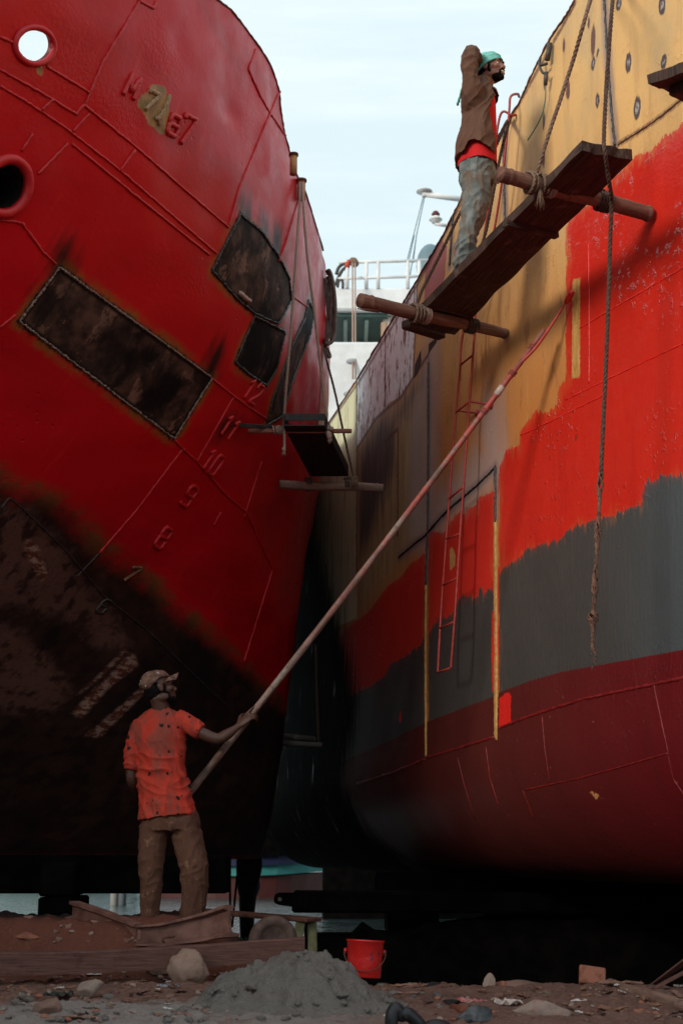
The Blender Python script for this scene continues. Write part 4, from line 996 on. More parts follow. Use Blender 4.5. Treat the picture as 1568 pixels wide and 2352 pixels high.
def at_y(L3, L2, y):
    ys_ = [q[1] for q in L2]
    for (p, q, a, b) in zip(L3, L3[1:], ys_, ys_[1:]):
        if a <= y <= b: return p.lerp(q, (y-a)/(b-a))
    return L3[-1]
for yl, yr in ((600, 560), (722, 668), (838, 815), (947, 922), (1146, 1118), (1238, 1226), (1344, 1328), (1443, 1428), (1544, 1534)):
    mb = MB(); mb.tube([at_y(Lp, LR, yl), at_y(Rp, RR, yr)], .009, 8); mb.build('rung', M_LAD, lad)
for yl, L3, L2, px, py in ((922, Rp, RR, 1128, 930), (942, Lp, LR, 1096, 949)):
    p = at_y(L3, L2, yl); q = on(RH, px, py, .0); mb = MB(); rebar(mb, [p, p.lerp(q, .5), q], .0085); b = mb.build('standoff', M_LAD, lad)
    n = nrm(RH, q.y, q.z); MB().tube([q, q+n*.008], .036, 16).build('foot_plate', M_LAD, b)
# welding clamp with its cable at the deck edge
cp = empty('earth_clamp', on(RH, 1250, 150, .03), 'black steel clamp with thin green cable hooked over the ochre deck edge', 'clamp')
M_CLAMP = mat_simple('dark_clamp_steel', (.03, .024, .02), (.07, .055, .045), 20, .5, .3, .003, c3=(.35, .12, .06))
mb = MB(); mb.tube([on(RH, 1262, 100, .03), on(RH, 1256, 138, .05)], .020, 10); mb.build('handle', M_CLAMP, cp)
mb = MB(); mb.tube(spline([on(RH, 1240, 132, .06), on(RH, 1238, 150, .08), on(RH, 1244, 165, .08), on(RH, 1252, 172, .06), on(RH, 1251, 190, .05)], 6), .010, 8); mb.tube([on(RH, 1240, 150, .08), on(RH, 1256, 146, .05)], .012, 8)
mb.tube([on(RH, 1254, 165, .06), on(RH, 1252, 196, .05)], .014, 8); mb.build('jaw', M_CLAMP, cp)
mb = MB(); mb.tube(spline([on(RH, 1252, 196, .05), on(RH, 1251, 230, .04), on(RH, 1243, 265, .04), on(RH, 1228, 295, .05), on(RH, 1211, 322, .06)], 8), .005, 6); mb.build('cable', mat_simple('green_cable', (.10, .16, .12), (.16, .24, .18), 20, .6), cp)
# ---------------------------------------------------- the long paint pole
pole = empty('paint_pole', P3(560, 1660, 9.56), 'very long slim bamboo pole with small red paint brush at its upper tip', 'pole')
ptip = on(RH, 1306, 682, .05)
PA, PB_ = P3(395, 1872, 9.97), P3(1250, 758, 9.38)
M_POLE = NT('paint_worn_bamboo'); 
_m = M_POLE; _p = _m.map(_m.uv(), (1, 9, 1)); _g = _m.noise(_p, 3, 6, .7); _n = _m.noise(_m.map(_m.uv(), (5, 30, 1)), 1, 6, .7); _sx = _m.n('SeparateXYZ'); _m.put(_sx.inputs[0], _m.geo())
_c = _m.mix(_m.mr(_g, .35, .65), (.27, .20, .165), (.085, .050, .038)); _k = _m.mr(_sx.outputs[2], 1.2, 3.2)
_c = _m.mix(_m.ma('MULTIPLY', _m.mr(_n, .40, .58), _m.ma('ADD', _m.ma('MULTIPLY', _k, .75), .15)), _c, (.42, .05, .04)); _c = _m.mix(_m.mr(_m.noise(_m.map(_m.uv(), (22, 40, 1)), 1, 5, .7), .50, .64, 0, .8), _c, (.10, .055, .04)); _c = _m.mix(_m.mr(_n, .64, .70, 0, .6), _c, (.36, .36, .38))
M_POLE = _m.fin(_c, .6, _m.bump(_m.ma('ADD', _g, _n), .5, .005), 0, .4)
def polept(t): return PA.lerp(PB_, t)+Vector((0, 0, .035*math.sin(math.pi*t)*-1))
pts = [polept(i/90) for i in range(91)]; rr = [(.0268-.0082*(i/90))*(1+.05*math.exp(-(((i/90*7) % 1)-.5)**2*900)) for i in range(91)]
o = MB().tube(pts, rr, 12, jit=.02).build('shaft', M_POLE, pole, True); add_uv_len(o, PB_-PA)
tape = MB(); tape.tube([polept(.868), polept(.885)], .0250, 12); tape.build('tape', mat_simple('pale_tape', (.35, .28, .24), (.5, .42, .36), 50, .7), pole)
for t in (.835, .965, .912): lashing(polept(t), PB_-PA, .019, .005, 3, mat_simple('red_cord', (.22, .05, .04), (.36, .10, .08), 50, .8), pole, seed=int(t*100), w=.04, name='binding')
stk = [polept(.93), P3(1228, 800, 9.36), P3(1262, 752, 9.35), P3(1285, 716, 9.33), ptip]
MB().tube(spline(stk, 8), [.012]*16+[.010]*10+[.008]*7, 8).build('tip_stick', mat_simple('red_stick', (.34, .04, .03), (.5, .07, .05), 40, .5), pole)
mb = MB(); d = (ptip-stk[-2]).normalized(); mb.tube([ptip-d*.05, ptip-d*.02, ptip+d*.02, ptip+d*.05], [.012, .020, .022, .016], 10, jit=.2); mb.build('brush', mat_simple('wet_red_paint', (.62, .012, .009), (.7, .03, .02), 40, .2), pole)
# ================================================================== people
def loft(mb, secs, n=20, side=(1, 0, 0), capr=.5):
    """closed tapered limb: secs = (point, half width along side, half depth)"""
    P = [Vector(s[0]) for s in secs]; m = len(P); S = Vector(side); rings = []
    for i in range(m):
        t = (P[min(i+1, m-1)]-P[max(i-1, 0)]).normalized()
        a = (S-t*S.dot(t)); a = a.normalized() if a.length > 1e-4 else t.orthogonal().normalized()
        b = t.cross(a).normalized(); rings.append((P[i], a, b, secs[i][1], secs[i][2], t))
    p, a, b, ra, rb, t = rings[0]; rings.insert(0, (p-t*min(ra, rb)*capr, a, b, ra*.55, rb*.55, t))
    p, a, b, ra, rb, t = rings[-1]; rings.append((p+t*min(ra, rb)*capr, a, b, ra*.55, rb*.55, t))
    v = []; f = []
    for p, a, b, ra, rb, t in rings:
        for k in range(n):
            th = 2*math.pi*k/n; v.append(p+a*ra*math.cos(th)+b*rb*math.sin(th))
    m = len(rings)
    for i in range(m-1):
        for k in range(n): f.append((i*n+k, i*n+(k+1) % n, (i+1)*n+(k+1) % n, (i+1)*n+k))
    f.append(tuple(range(n-1, -1, -1))); f.append(tuple((m-1)*n+k for k in range(n)))
    mb.add(v, f)
def smoothsecs(secs, n=5):
    P = spline([s[0] for s in secs], n); A = spline([Vector((s[1], s[2], 0)) for s in secs], n)
    return [(p, max(.003, a.x), max(.003, a.y)) for p, a in zip(P, A)]
def limb(mb, secs, n=20, side=(1, 0, 0), k=5, capr=.5): loft(mb, smoothsecs(secs, k), n, side, capr)
def frame(f, u):
    f = Vector(f).normalized(); u = Vector(u); u = (u-f*u.dot(f)).normalized(); r = f.cross(u)
    return Matrix((r, f, u)).transposed()
def head_shapes(mb, c, M, s=1.0):
    L = lambda x, y, z: Vector(c)+M @ Vector((x*s, y*s, z*s))
    B = lambda x, y, z, a, b, d: mb.ball(L(x, y, z), a*s, b*s, d*s, M, 3)
    B(0, -.012, .032, .074, .095, .086); B(0, .034, -.028, .058, .056, .074); B(0, .040, -.075, .046, .046, .034); B(0, .070, -.094, .022, .019, .018)
    mb.tube([L(0, .078, .014), L(0, .093, -.008), L(0, .105, -.027)], [.007*s, .0095*s, .012*s], 10); B(0, .104, -.030, .0125, .012, .0095)
    for q in (-1, 1):
        B(q*.013, .097, -.033, .009, .010, .008); B(q*.030, .078, .026, .026, .014, .009); B(q*.042, .058, -.020, .024, .026, .024)
        B(q*.074, -.008, -.006, .009, .020, .032); B(q*.078, -.016, .004, .006, .016, .020); B(q*.050, .0, -.066, .018, .05, .03)
    B(0, .087, -.0555, .023, .012, .0055); B(0, .085, -.0735, .020, .012, .0065)
    for q in (-1, 1): B(q*.031, .0690, .0125, .0145, .0115, .0055); B(q*.031, .0680, -.0065, .013, .0105, .004)
    return L, B
def hand_shapes(mb, wrist, d, nrm_, thumb, curls, L=.185, spread=.06, thumbcurl=.5):
    """palm, four fingers and a thumb; nrm_ = the way the palm faces, thumb = side the thumb leaves"""
    W = Vector(wrist); d = Vector(d).normalized(); n = Vector(nrm_); n = (n-d*n.dot(d)).normalized(); s = Vector(thumb); s = (s-d*s.dot(d)-n*s.dot(n)).normalized()
    pl = L*.50
    loft(mb, [(W, .024, .019), (W+d*pl*.35, .035, .016), (W+d*pl*.75, .041, .015), (W+d*pl, .039, .012)], 16, s, .4)
    for i, (cu, ln) in enumerate(zip(curls, (.46, .52, .49, .38))):
        o = (1.5-i)*.0205; p = W+d*pl*(.97-abs(i-1.2)*.02)+s*o; dd = (d+s*spread*(1.5-i)*.6).normalized(); pts = [p-dd*.02, p]
        for sgm in (.46, .31, .23):
            ang = cu; dd = (dd*math.cos(ang)+n*math.sin(ang)).normalized()
            ax = n*math.cos(ang)-(dd-n*n.dot(dd)).normalized()*0
            n2 = (n-dd*n.dot(dd)); n2 = n2.normalized() if n2.length > 1e-4 else -d
            p = p+dd*L*ln*sgm; pts.append(p); n_keep = n
            n = n2
        n = Vector(nrm_); n = (n-d*n.dot(d)).normalized()
        mb.tube(pts, [.0095, .0098, .0092, .0082, .0066], 10)
    tp = W+d*pl*.30+s*.030; td = (d*.65+s*.75+n*.25).normalized(); pts = [tp-td*.02, tp]
    for ln in (.042, .032, .026):
        p = pts[-1]+td*ln; pts.append(p); td = (td*math.cos(thumbcurl*.6)+(d*.5+n).normalized()*math.sin(thumbcurl*.6)).normalized()
    mb.tube(pts, [.013, .0125, .0115, .010, .0075], 10)
def cut_mesh(o, keep):
    me = o.data; bm = bmesh.new(); bm.from_mesh(me)
    bad = [v for v in bm.verts if not keep(v.co)]
    bmesh.ops.delete(bm, geom=bad, context='VERTS'); 
    for _ in range(14):
        bd = [v for v in bm.verts if v.is_boundary]
        bmesh.ops.smooth_vert(bm, verts=bd, factor=.5, use_axis_x=True, use_axis_y=True, use_axis_z=True)
    bm.to_mesh(me); bm.free(); return o
def thicken(o, t):
    m = o.modifiers.new('t', 'SOLIDIFY'); m.thickness = t; m.offset = -1
    return clean(o)
def ridge(p, sx, sy, sz, w=.05, o=0, sh=3):
    '''sharp cloth creases: warped ridged noise'''
    q = p+w*mnoise.noise_vector(p*5+Vector((o, o, o)))
    return (1-abs(mnoise.noise(Vector((q.x*sx+o, q.y*sy-o, q.z*sz+o*2)))))**sh
def nz3(p, a, b, c, o=0): return mnoise.noise(Vector((p.x*a+o, p.y*b-o, p.z*c+2*o)))
def mat_skin(name, a, b):
    m = NT(name); n = m.noise(m.obj(), 14, 5, .6); n2 = m.noise(m.obj(), 90, 3, .6)
    M_ = m.fin(m.mix(n, a, b), m.mr(n, .3, .7, .42, .55), m.bump(n2, .25, .002), 0, .45)
    m.b.inputs['Subsurface Weight'].default_value = .06; m.b.inputs['Subsurface Radius'].default_value = (.012, .004, .002); return M_
SK1 = mat_skin('brown_skin', (.058, .024, .016), (.100, .042, .028)); SK2 = mat_skin('warm_brown_skin', (.20, .085, .058), (.29, .125, .088))
M_HAIR = mat_simple('black_hair', (.004, .0035, .0035), (.010, .008, .008), 60, .95, .8, .003, stretch=(1, 1, .3), spec=.08)
M_WHITE = mat_simple('eye_white', (.55, .5, .46), (.62, .57, .53), 5, .3); M_IRIS = mat_simple('dark_iris', (.01, .006, .005), (.02, .012, .01), 5, .2)
M_TEETH = mat_simple('teeth', (.72, .68, .62), (.78, .75, .70), 5, .3)
# ---------------------------------------------------------------- the man with the pole
MAN = empty('person', P3(393, 2138, 9.75), 'man in paint-spotted orange t-shirt, brown trousers and stained cap holding the long pole', 'person')
k = mpp(393, 1850, 9.75)
S3 = lambda px, py, Y, a, b: (P3(px, py, Y), a*k, b)
hc = P3(368, 1581, 9.74); HM = frame((.90, .28, .22), (-.24, .0, .96)); body = MB()
HL, HB = head_shapes(body, hc, HM)
limb(body, [(HL(0, -.03, -.05), .058, .06), (P3(368, 1622, 9.75), .060, .062), (P3(370, 1642, 9.77), .085, .07)])
limb(body, [S3(370, 1640, 9.77, 30, .07), S3(369, 1668, 9.77, 54, .10), S3(370, 1720, 9.77, 52, .105), S3(375, 1790, 9.77, 48, .095), S3(386, 1850, 9.76, 55, .11), S3(392, 1890, 9.75, 58, .11)])
limb(body, [S3(318, 1668, 9.77, 20, .058), S3(308, 1720, 9.76, 15, .047), S3(302, 1768, 9.75, 13, .041), S3(304, 1793, 9.77, 13, .042), S3(318, 1815, 9.88, 12, .038), S3(338, 1832, 10.0, 9, .028)])
hand_shapes(body, P3(342, 1836, 10.03), (.75, .25, .05), (.1, -.9, .3), (0, .1, 1), (.7, .75, .8, .85))
limb(body, [S3(418, 1655, 9.75, 24, .062), S3(440, 1672, 9.74, 17, .052), S3(470, 1687, 9.73, 14, .044), S3(499, 1697, 9.73, 13, .039), S3(520, 1688, 9.75, 13, .038), S3(540, 1674, 9.775, 9, .027), S3(548, 1667, 9.785, 8, .024)], side=(.2, 0, 1))
pg = polept((558-395)/(1250-395)); pd = (PB_-PA).normalized(); ph_ = P3(547, 1668, 9.785)
hand_shapes(body, ph_, (P3(568, 1648, 9.79)-ph_), (.45, .80, -.35), (-.6, .1, .75), (.06, .60, .68, .78), L=.20, thumbcurl=.9)
for (a, b, c, d_) in (((352, 1890), (346, 1995), (345, 2080), (345, 2128)), ((430, 1890), (444, 1990), (442, 2075), (441, 2122))):
    limb(body, [S3(*a, 9.75, 29, .085), S3(*b, 9.73, 20, .062), S3(*c, 9.75, 15, .048), S3(*d_, 9.77, 11, .036)])
    fp = P3(d_[0], d_[1]+14, 9.77); loft(body, [(fp+Vector((0, -.07, -.0)), .034, .03), (fp+Vector((.01, .05, -.012)), .045, .028), (fp+Vector((.03, .17, -.022)), .045, .016)], 14, (1, 0, 0))
b_ = body.build('body', SK1, MAN); clean(b_, .0062, .5, 2)
# shirt
sh = MB()
limb(sh, [S3(384, 1876, 9.76, 67, .165), S3(381, 1845, 9.76, 63, .155), S3(376, 1800, 9.77, 57, .14), S3(371, 1755, 9.77, 56, .138), S3(367, 1710, 9.77, 62, .138), S3(367, 1672, 9.775, 63, .125), S3(369, 1645, 9.78, 50, .10), S3(369, 1624, 9.775, 26, .078)], 28, capr=.02)
limb(sh, [S3(330, 1664, 9.77, 25, .08), S3(313, 1695, 9.765, 21, .07), S3(305, 1730, 9.755, 17.5, .064), S3(302, 1766, 9.75, 16.5, .062)], side=(1, 0, 0), capr=.02)
limb(sh, [S3(408, 1655, 9.76, 29, .085), S3(430, 1662, 9.745, 25, .074), S3(452, 1676, 9.74, 20, .066), S3(462, 1681, 9.735, 18, .064)], side=(.45, 0, 1), capr=.02)
o = sh.build('t_shirt', None, MAN)
def fold_shirt(p, n):
    low = max(0, min(1, (.95-p.z)/.9))
    a = mnoise.noise(Vector((p.x*11+p.z*5, p.y*5, p.z*7))); b = 1-abs(nz3(p, 7, 5, 16, 3)); c = nz3(p, 4, 4, 3, 7)
    wst = math.exp(-((p.z-.52)/.14)**2)
    return .010*a*(.5+low)+.010*c+.016*ridge(p, 4, 3, 13, .06, 3)*(.10+1.4*wst)+.013*ridge(p, 13, 6, 2.6, .05, 9)*(.35+.6*low)+.009*ridge(Vector((p.x+p.z*.6, p.y, p.z-p.x*.6)), 16, 6, 5, .04, 4)-.012
clean(o, .0065, .5, 4)
cut_mesh(o, lambda p: not ((p-P3(302, 1775, 9.75)).length < .045 or (p-P3(470, 1686, 9.735)).length < .046))
displace(o, fold_shirt)
m = NT('orange_shirt_cotton'); q = m.obj()
n = m.noise(q, 5, 5, .6); nn = m.noise(q, 120, 3, .6); zz = m.n('SeparateXYZ'); m.put(zz.inputs[0], q)
c = m.mix(n, (.43, .030, .016), (.50, .050, .028)); c = m.mix(m.mr(m.noise(m.map(q, (3, 3, 1.2)), 3.2, 6, .65), .44, .62, 0, .8), c, (.20, .055, .040))
c = m.mix(m.mr(m.noise(m.map(q, (6, 6, 2)), 3.0, 5, .6), .62, .72, 0, .6), c, (.10, .035, .03))
cx = m.n('CombineXYZ'); m.put(cx.inputs[0], zz.outputs[0]); m.put(cx.inputs[1], m.ma('MULTIPLY', zz.outputs[2], .85)); qs = cx.outputs[0]
qs_ = m.n('VectorMath', operation='ADD'); nzc = m.n('TexNoise'); m.put(nzc.inputs['Vector'], q); nzc.inputs['Scale'].default_value = 26; m.put(qs_.inputs[0], qs); m.put(qs_.inputs[1], m.map(nzc.outputs['Color'], (.022, .03, 0))); qs = qs_.outputs[0]; vd = m.voro(qs, 15, 'F1'); rs = m.voro(qs, 15, 'F1', 'Color')
for nd in m.t.nodes:
    if nd.bl_idname == 'ShaderNodeTexVoronoi': nd.voronoi_dimensions = '2D'; sep = m.n('SeparateColor'); m.put(sep.inputs[0], rs)
sz_ = m.ma('MULTIPLY', m.ma('MULTIPLY', m.ma('MULTIPLY', m.mr(sep.outputs[0], .15, 1, .15, .55, False), sep.outputs[1]), .42), 1.0)
c = m.mix(m.mr(m.ma('SUBTRACT', sz_, vd), -.02, .02), c, (.022, .012, .011))
vd2 = m.voro(m.map(q, (1, .1, .6), loc=(2, 1, 0)), 34, 'F1'); c = m.mix(m.mr(vd2, .14, .09, 0, .7), c, (.05, .02, .018))
o.data.materials.clear(); o.data.materials.append(m.fin(c, .85, m.bump(m.ma('ADD', nn, m.ma('MULTIPLY', n, 2)), .35, .004), 0, .25))
# trousers
tr = MB()
limb(tr, [S3(386, 1846, 9.76, 52, .11), S3(388, 1868, 9.76, 61, .128), S3(391, 1890, 9.755, 70, .137), S3(391, 1908, 9.755, 71, .135)], 26, capr=.1)
limb(tr, [S3(354, 1897, 9.755, 35, .110), S3(350, 1940, 9.745, 32, .100), S3(346, 2000, 9.73, 28, .086), S3(345, 2060, 9.74, 24.5, .080), S3(343, 2120, 9.75, 24.5, .082), S3(343, 2136, 9.75, 24.5, .082)], capr=.02)
limb(tr, [S3(424, 1897, 9.755, 36, .110), S3(434, 1940, 9.74, 36, .102), S3(446, 1995, 9.715, 34, .090), S3(446, 2050, 9.73, 31, .084), S3(441, 2105, 9.75, 28.5, .084), S3(440, 2130, 9.75, 28.5, .084)], capr=.02)
o = tr.build('trousers', None, MAN)
def fold_tr(p, n):
    kz = math.exp(-((p.z+.12)/.16)**2); b = 1-abs(mnoise.noise(Vector((p.x*9+p.z*7, p.y*5, p.z*17)))); a = nz3(p, 13, 8, 3, 2)
    up_ = max(0, min(1, (p.z+.02)/.3)); return .006*a+.009*ridge(Vector((p.x+p.z*.5, p.y, p.z-p.x*.5)), 9, 5, 14, .05, 2)*(.3+.8*kz)+.010*ridge(Vector((p.x-p.z*.7, p.y, p.z+p.x*.7)), 12, 6, 7, .05, 7)*(.25+.7*up_)+.008*ridge(p, 20, 8, 3, .04, 5)-.012
clean(o, .0068, .5, 4, 0, fold_tr)
m = NT('brown_trouser_cloth'); q = m.obj(); n = m.noise(q, 7, 5, .6); nn = m.noise(q, 140, 2, .5)
c = m.mix(n, (.085, .037, .024), (.125, .058, .038)); c = m.mix(m.mr(m.noise(q, 9, 6, .7), .60, .70, 0, .6), c, (.30, .17, .11)); c = m.mix(m.mr(m.voro(q, 40, 'F1'), .10, .06), c, (.42, .30, .22))
o.data.materials.clear(); o.data.materials.append(m.fin(c, .9, m.bump(m.ma('ADD', nn, m.ma('MULTIPLY', n, 2)), .3, .004), 0, .2))
# hair, beard, cap
hb = MB(); hb.ball(HL(0, -.036, .006), .0775, .075, .078, HM, 3); hb.ball(HL(0, -.05, -.035), .060, .052, .045, HM, 3)
for q_ in (-1, 1): hb.ball(HL(q_*.067, .018, -.004), .007, .012, .034, HM, 2)
o = hb.build('hair', M_HAIR, MAN); clean(o, .006, .4, 1, 0, lambda p, n: .004*nz3(p, 60, 60, 60))
bd = MB(); bd.ball(HL(0, .046, -.086), .048, .046, .026, HM, 3); bd.ball(HL(0, .074, -.098), .026, .022, .020, HM, 3); bd.ball(HL(0, .094, -.047), .024, .010, .005, HM, 2)
for q_ in (-1, 1): bd.ball(HL(q_*.052, .022, -.060), .012, .030, .034, HM, 3)
o = bd.build('beard', M_HAIR, MAN); clean(o, .005, .4, 1, 0, lambda p, n: .003*nz3(p, 80, 80, 80))
for q_ in (-1, 1): MB().ball(HL(q_*.031, .0690, .004), .0108, sub=3).build('eye', M_IRIS, MAN)
cpm = MB(); cpm.ball(HL(0, -.022, .052), .091, .108, .080, HM, 4)
o = cpm.build('cap', None, MAN)
Hi = HM.transposed()
loc = lambda p: Hi @ (p-hc)
cut_mesh(o, lambda p: loc(p).z > .040-.42*min(0, loc(p).y)*-1*1.0 if False else loc(p).z > (.046 if loc(p).y > 0 else .046+loc(p).y*.75))
me = o.data
for v in me.vertices:
    l = loc(v.co); s_ = .006*nz3(v.co, 26, 26, 26, 3)+.012*max(0, -l.y*6)*nz3(v.co, 14, 14, 20, 5); v.co += (v.co-HL(0, -.02, .04)).normalized()*s_
thicken(o, .004)
vv = []; ff = []
for lay in (0, 1):
    for i in range(13):
        for j in range(15):
            t = i/12; s_ = (j/14-.5)*2; y = .030+.118*t*(1-.26*s_*s_)+.042*(1-s_*s_)*(1-t); x = s_*.082*math.sqrt(max(.0, 1-.78*t*t)); z = .066+.018*t-.052*s_*s_*(.7+.3*t)-.003*lay
            vv.append(HL(x, y, z))
for lay in (0, 1):
    for i in range(12):
        for j in range(14):
            a = lay*195+i*15+j; q_ = (a, a+1, a+16, a+15); ff.append(q_ if lay == 0 else q_[::-1])
for j in range(14): a = 12*15+j; ff.append((a, a+1, a+196, a+195))
for i in range(12): a = i*15; ff.append((a, a+15, a+210, a+195)); a += 14; ff.append((a+15, a, a+195, a+210))
M_CAP = NT('paint_flecked_cap'); q = M_CAP.obj(); n = M_CAP.noise(q, 22, 6, .7); c = M_CAP.mix(M_CAP.mr(n, .35, .65), (.095, .044, .031), (.225, .125, .092))
c = M_CAP.mix(M_CAP.mr(M_CAP.noise(q, 34, 5, .7), .62, .66), c, (.62, .58, .54)); c = M_CAP.mix(M_CAP.mr(M_CAP.noise(q, 45, 4, .6), .66, .70), c, (.03, .03, .035))
M_CAP = M_CAP.fin(c, .85, M_CAP.bump(n, .6, .006), 0, .25)
o.data.materials.clear(); o.data.materials.append(M_CAP)
mesh_obj('brim', vv, ff, M_CAP, o)

# ---------------------------------------------------------------- the man on the plank
PM = empty('person', P3(1050, 628, 9.3), 'man in brown shirt, red tee, jeans and turquoise head wrap standing on the high plank', 'person')
k = mpp(1098, 380, 9.3)
hc = P3(1127, 158, 9.30); HM = frame((.82, -.56, .08), (-.06, .03, .99)); body = MB()
HL, HB = head_shapes(body, hc, HM)
limb(body, [(HL(0, -.028, -.05), .055, .06), (P3(1112, 200, 9.3), .058, .06), (P3(1108, 218, 9.3), .085, .09)])
limb(body, [S3(1108, 215, 9.3, 26, .12), S3(1102, 245, 9.3, 34, .165), S3(1100, 290, 9.3, 33, .15), S3(1098, 340, 9.3, 34, .14), S3(1096, 390, 9.3, 36, .145)])
limb(body, [S3(1086, 222, 9.13, 20, .062), S3(1080, 175, 9.10, 14, .045), S3(1080, 130, 9.10, 12, .04), S3(1088, 132, 9.20, 11, .038), S3(1097, 146, 9.33, 8, .026)])
hand_shapes(body, P3(1098, 147, 9.35), (.25, .85, -.1), (.9, -.3, .1), (0, .2, 1), (.25, .3, .3, .35))
limb(body, [S3(1112, 222, 9.47, 20, .062), S3(1108, 270, 9.52, 14, .046), S3(1112, 315, 9.53, 12, .04), S3(1122, 350, 9.50, 11, .036), S3(1130, 380, 9.47, 8, .026)])
hand_shapes(body, P3(1131, 382, 9.46), (.15, -.05, -.95), (-.2, -.9, .1), (.9, 0, .1), (.25, .3, .35, .4))
F1 = onplank((9.28-7.6)/2.6, .24); F2 = onplank((9.47-7.6)/2.6, .30)
for dY, pts, fp in ((-.09, ((1092, 410), (1086, 500), (1068, 575)), F1), (.12, ((1104, 410), (1090, 505), (1056, 575)), F2)):
    limb(body, [S3(*pts[0], 9.3+dY, 28, .085), S3(*pts[1], 9.3+dY, 18, .06), S3(*pts[2], 9.3+dY*.6, 14, .046), (fp+Vector((0, 0, .09)), .032, .034), (fp+Vector((0, 0, .05)), .030, .034)])
    loft(body, [(fp+Vector((-.05, 0, .034)), .032, .03), (fp+Vector((.05, -.0, .030)), .040, .026), (fp+Vector((.15, -.0, .018)), .040, .014)], 14, (0, 1, 0))
b_ = body.build('body', SK2, PM); clean(b_, .006, .5, 2)
# jeans
tr = MB()
limb(tr, [S3(1097, 372, 9.3, 44, .165), S3(1095, 395, 9.3, 45, .17), S3(1092, 418, 9.3, 41, .165)], 26, capr=.1)
limb(tr, [S3(1091, 405, 9.2, 37, .105), S3(1091, 440, 9.19, 31, .095), S3(1088, 475, 9.18, 27, .085), S3(1078, 520, 9.19, 23, .075), S3(1070, 550, 9.2, 21, .07), S3(1067, 580, 9.23, 21, .07), S3(1060, 606, 9.26, 19, .066), (F1+Vector((-.01, 0, .05)), .060, .064)], capr=.02)
limb(tr, [S3(1104, 405, 9.41, 33, .105), S3(1104, 440, 9.42, 27, .095), S3(1098, 475, 9.42, 24, .085), S3(1082, 520, 9.42, 21, .075), S3(1066, 555, 9.42, 18, .07), S3(1054, 590, 9.42, 17, .066), (F2+Vector((-.01, 0, .05)), .056, .062)], capr=.02)
o = tr.build('jeans', None, PM); zl = P3(1055, 600, 9.3).z
def fold_j(p, n):
    lo_ = math.exp(-((p.z-zl-.02)/.16)**2); kn = math.exp(-((p.z-zl-.42)/.10)**2)
    b = 1-abs(mnoise.noise(Vector((p.x*7+p.z*6, p.y*5, p.z*22)))); a = nz3(p, 9, 7, 3, 2)
    return .007*a+.016*ridge(Vector((p.x+p.z*.35, p.y, p.z-p.x*.35)), 7, 4, 19, .06, 3)*(.05+1.2*lo_+.5*kn)+.011*ridge(Vector((p.x-p.z*.6, p.y, p.z+p.x*.6)), 13, 6, 6, .05, 6)+.007*ridge(p, 22, 9, 3, .04, 8)-.012
clean(o, .0065, .5, 4, 0, fold_j)
m = NT('worn_blue_grey_denim'); q = m.obj(); n = m.noise(q, 8, 6, .65); nn = m.noise(m.map(q, (1, 1, .3)), 160, 2, .5)
c = m.mix(m.mr(n, .38, .62), (.105, .125, .125), (.21, .225, .215)); c = m.mix(m.mr(m.noise(m.map(q, (4, 4, 1.4)), 2.6, 6, .65), .46, .62, 0, .85), c, (.155, .105, .075))
o.data.materials.clear(); o.data.materials.append(m.fin(c, .85, m.bump(m.ma('ADD', nn, m.ma('MULTIPLY', n, 2)), .3, .004), 0, .2))
# red tee
ts = MB()
limb(ts, [S3(1097, 392, 9.3, 47, .185), S3(1098, 362, 9.3, 44, .175), S3(1102, 320, 9.3, 38, .155), S3(1104, 270, 9.3, 34, .155), S3(1106, 232, 9.3, 32, .165), S3(1112, 212, 9.3, 22, .10)], 26, capr=.02)
o = ts.build('tee', mat_simple('red_tee_cotton', (.52, .012, .016), (.62, .022, .024), 6, .85, .3, .003, spec=.2), PM)
clean(o, .009, .5, 3, 0, lambda p, n: .008*nz3(p, 12, 9, 3, 1)+.008*nz3(p, 6, 6, 5, 4))
hemZ = P3(1098, 390, 9.3).z
cut_mesh(o, lambda p: p.z > hemZ+.012+.010*math.sin(p.x*9+p.y*5))
# brown open shirt
bs = MB()
limb(bs, [S3(1089, 376, 9.3, 47, .225), S3(1094, 345, 9.3, 48, .222), S3(1100, 300, 9.3, 44, .208), S3(1103, 262, 9.3, 43, .20), S3(1102, 232, 9.3, 43, .205), S3(1105, 210, 9.3, 34, .165), S3(1113, 196, 9.3, 20, .085)], 28, capr=.02)
limb(bs, [S3(1101, 275, 9.24, 20, .05), S3(1094, 245, 9.19, 30, .085), S3(1084, 212, 9.12, 28, .085), S3(1079, 175, 9.08, 17.5, .060), S3(1077, 147, 9.08, 17, .056), S3(1080, 126, 9.10, 14, .052), S3(1087, 130, 9.18, 15, .056), S3(1092, 140, 9.28, 13, .05)], side=(1, 0, 0), capr=.4)
limb(bs, [S3(1110, 225, 9.46, 26, .085), S3(1108, 265, 9.52, 20, .066), S3(1111, 312, 9.53, 17, .058), S3(1121, 350, 9.50, 15, .052), S3(1128, 372, 9.48, 14, .048)], side=(1, 0, 0), capr=.1)
o = bs.build('open_shirt', None, PM)
eA = P3(1122, 341, 9.12).z
def fold_b(p, n):
    t = max(0, (p.z-P3(1090, 220, 9.2).z)); b = 1-abs(mnoise.noise(Vector((p.x*9+p.z*3, p.y*6, p.z*15)))); a = mnoise.noise(Vector((p.x*9-p.z*4, p.y*7, p.z*2.4)))
    return .008*a+.016*ridge(p, 7, 5, 17, .06, 3)*min(1, t*6)+.013*ridge(Vector((p.x-p.z*.5, p.y, p.z+p.x*.5)), 15, 6, 3.2, .05, 6)+.008*ridge(p, 18, 12, 8, .05, 8)-.012
clean(o, .0065, .5, 4)
edge_px = [(190, 1130), (227, 1133), (249, 1126), (273, 1129), (310, 1139), (400, 1142)]
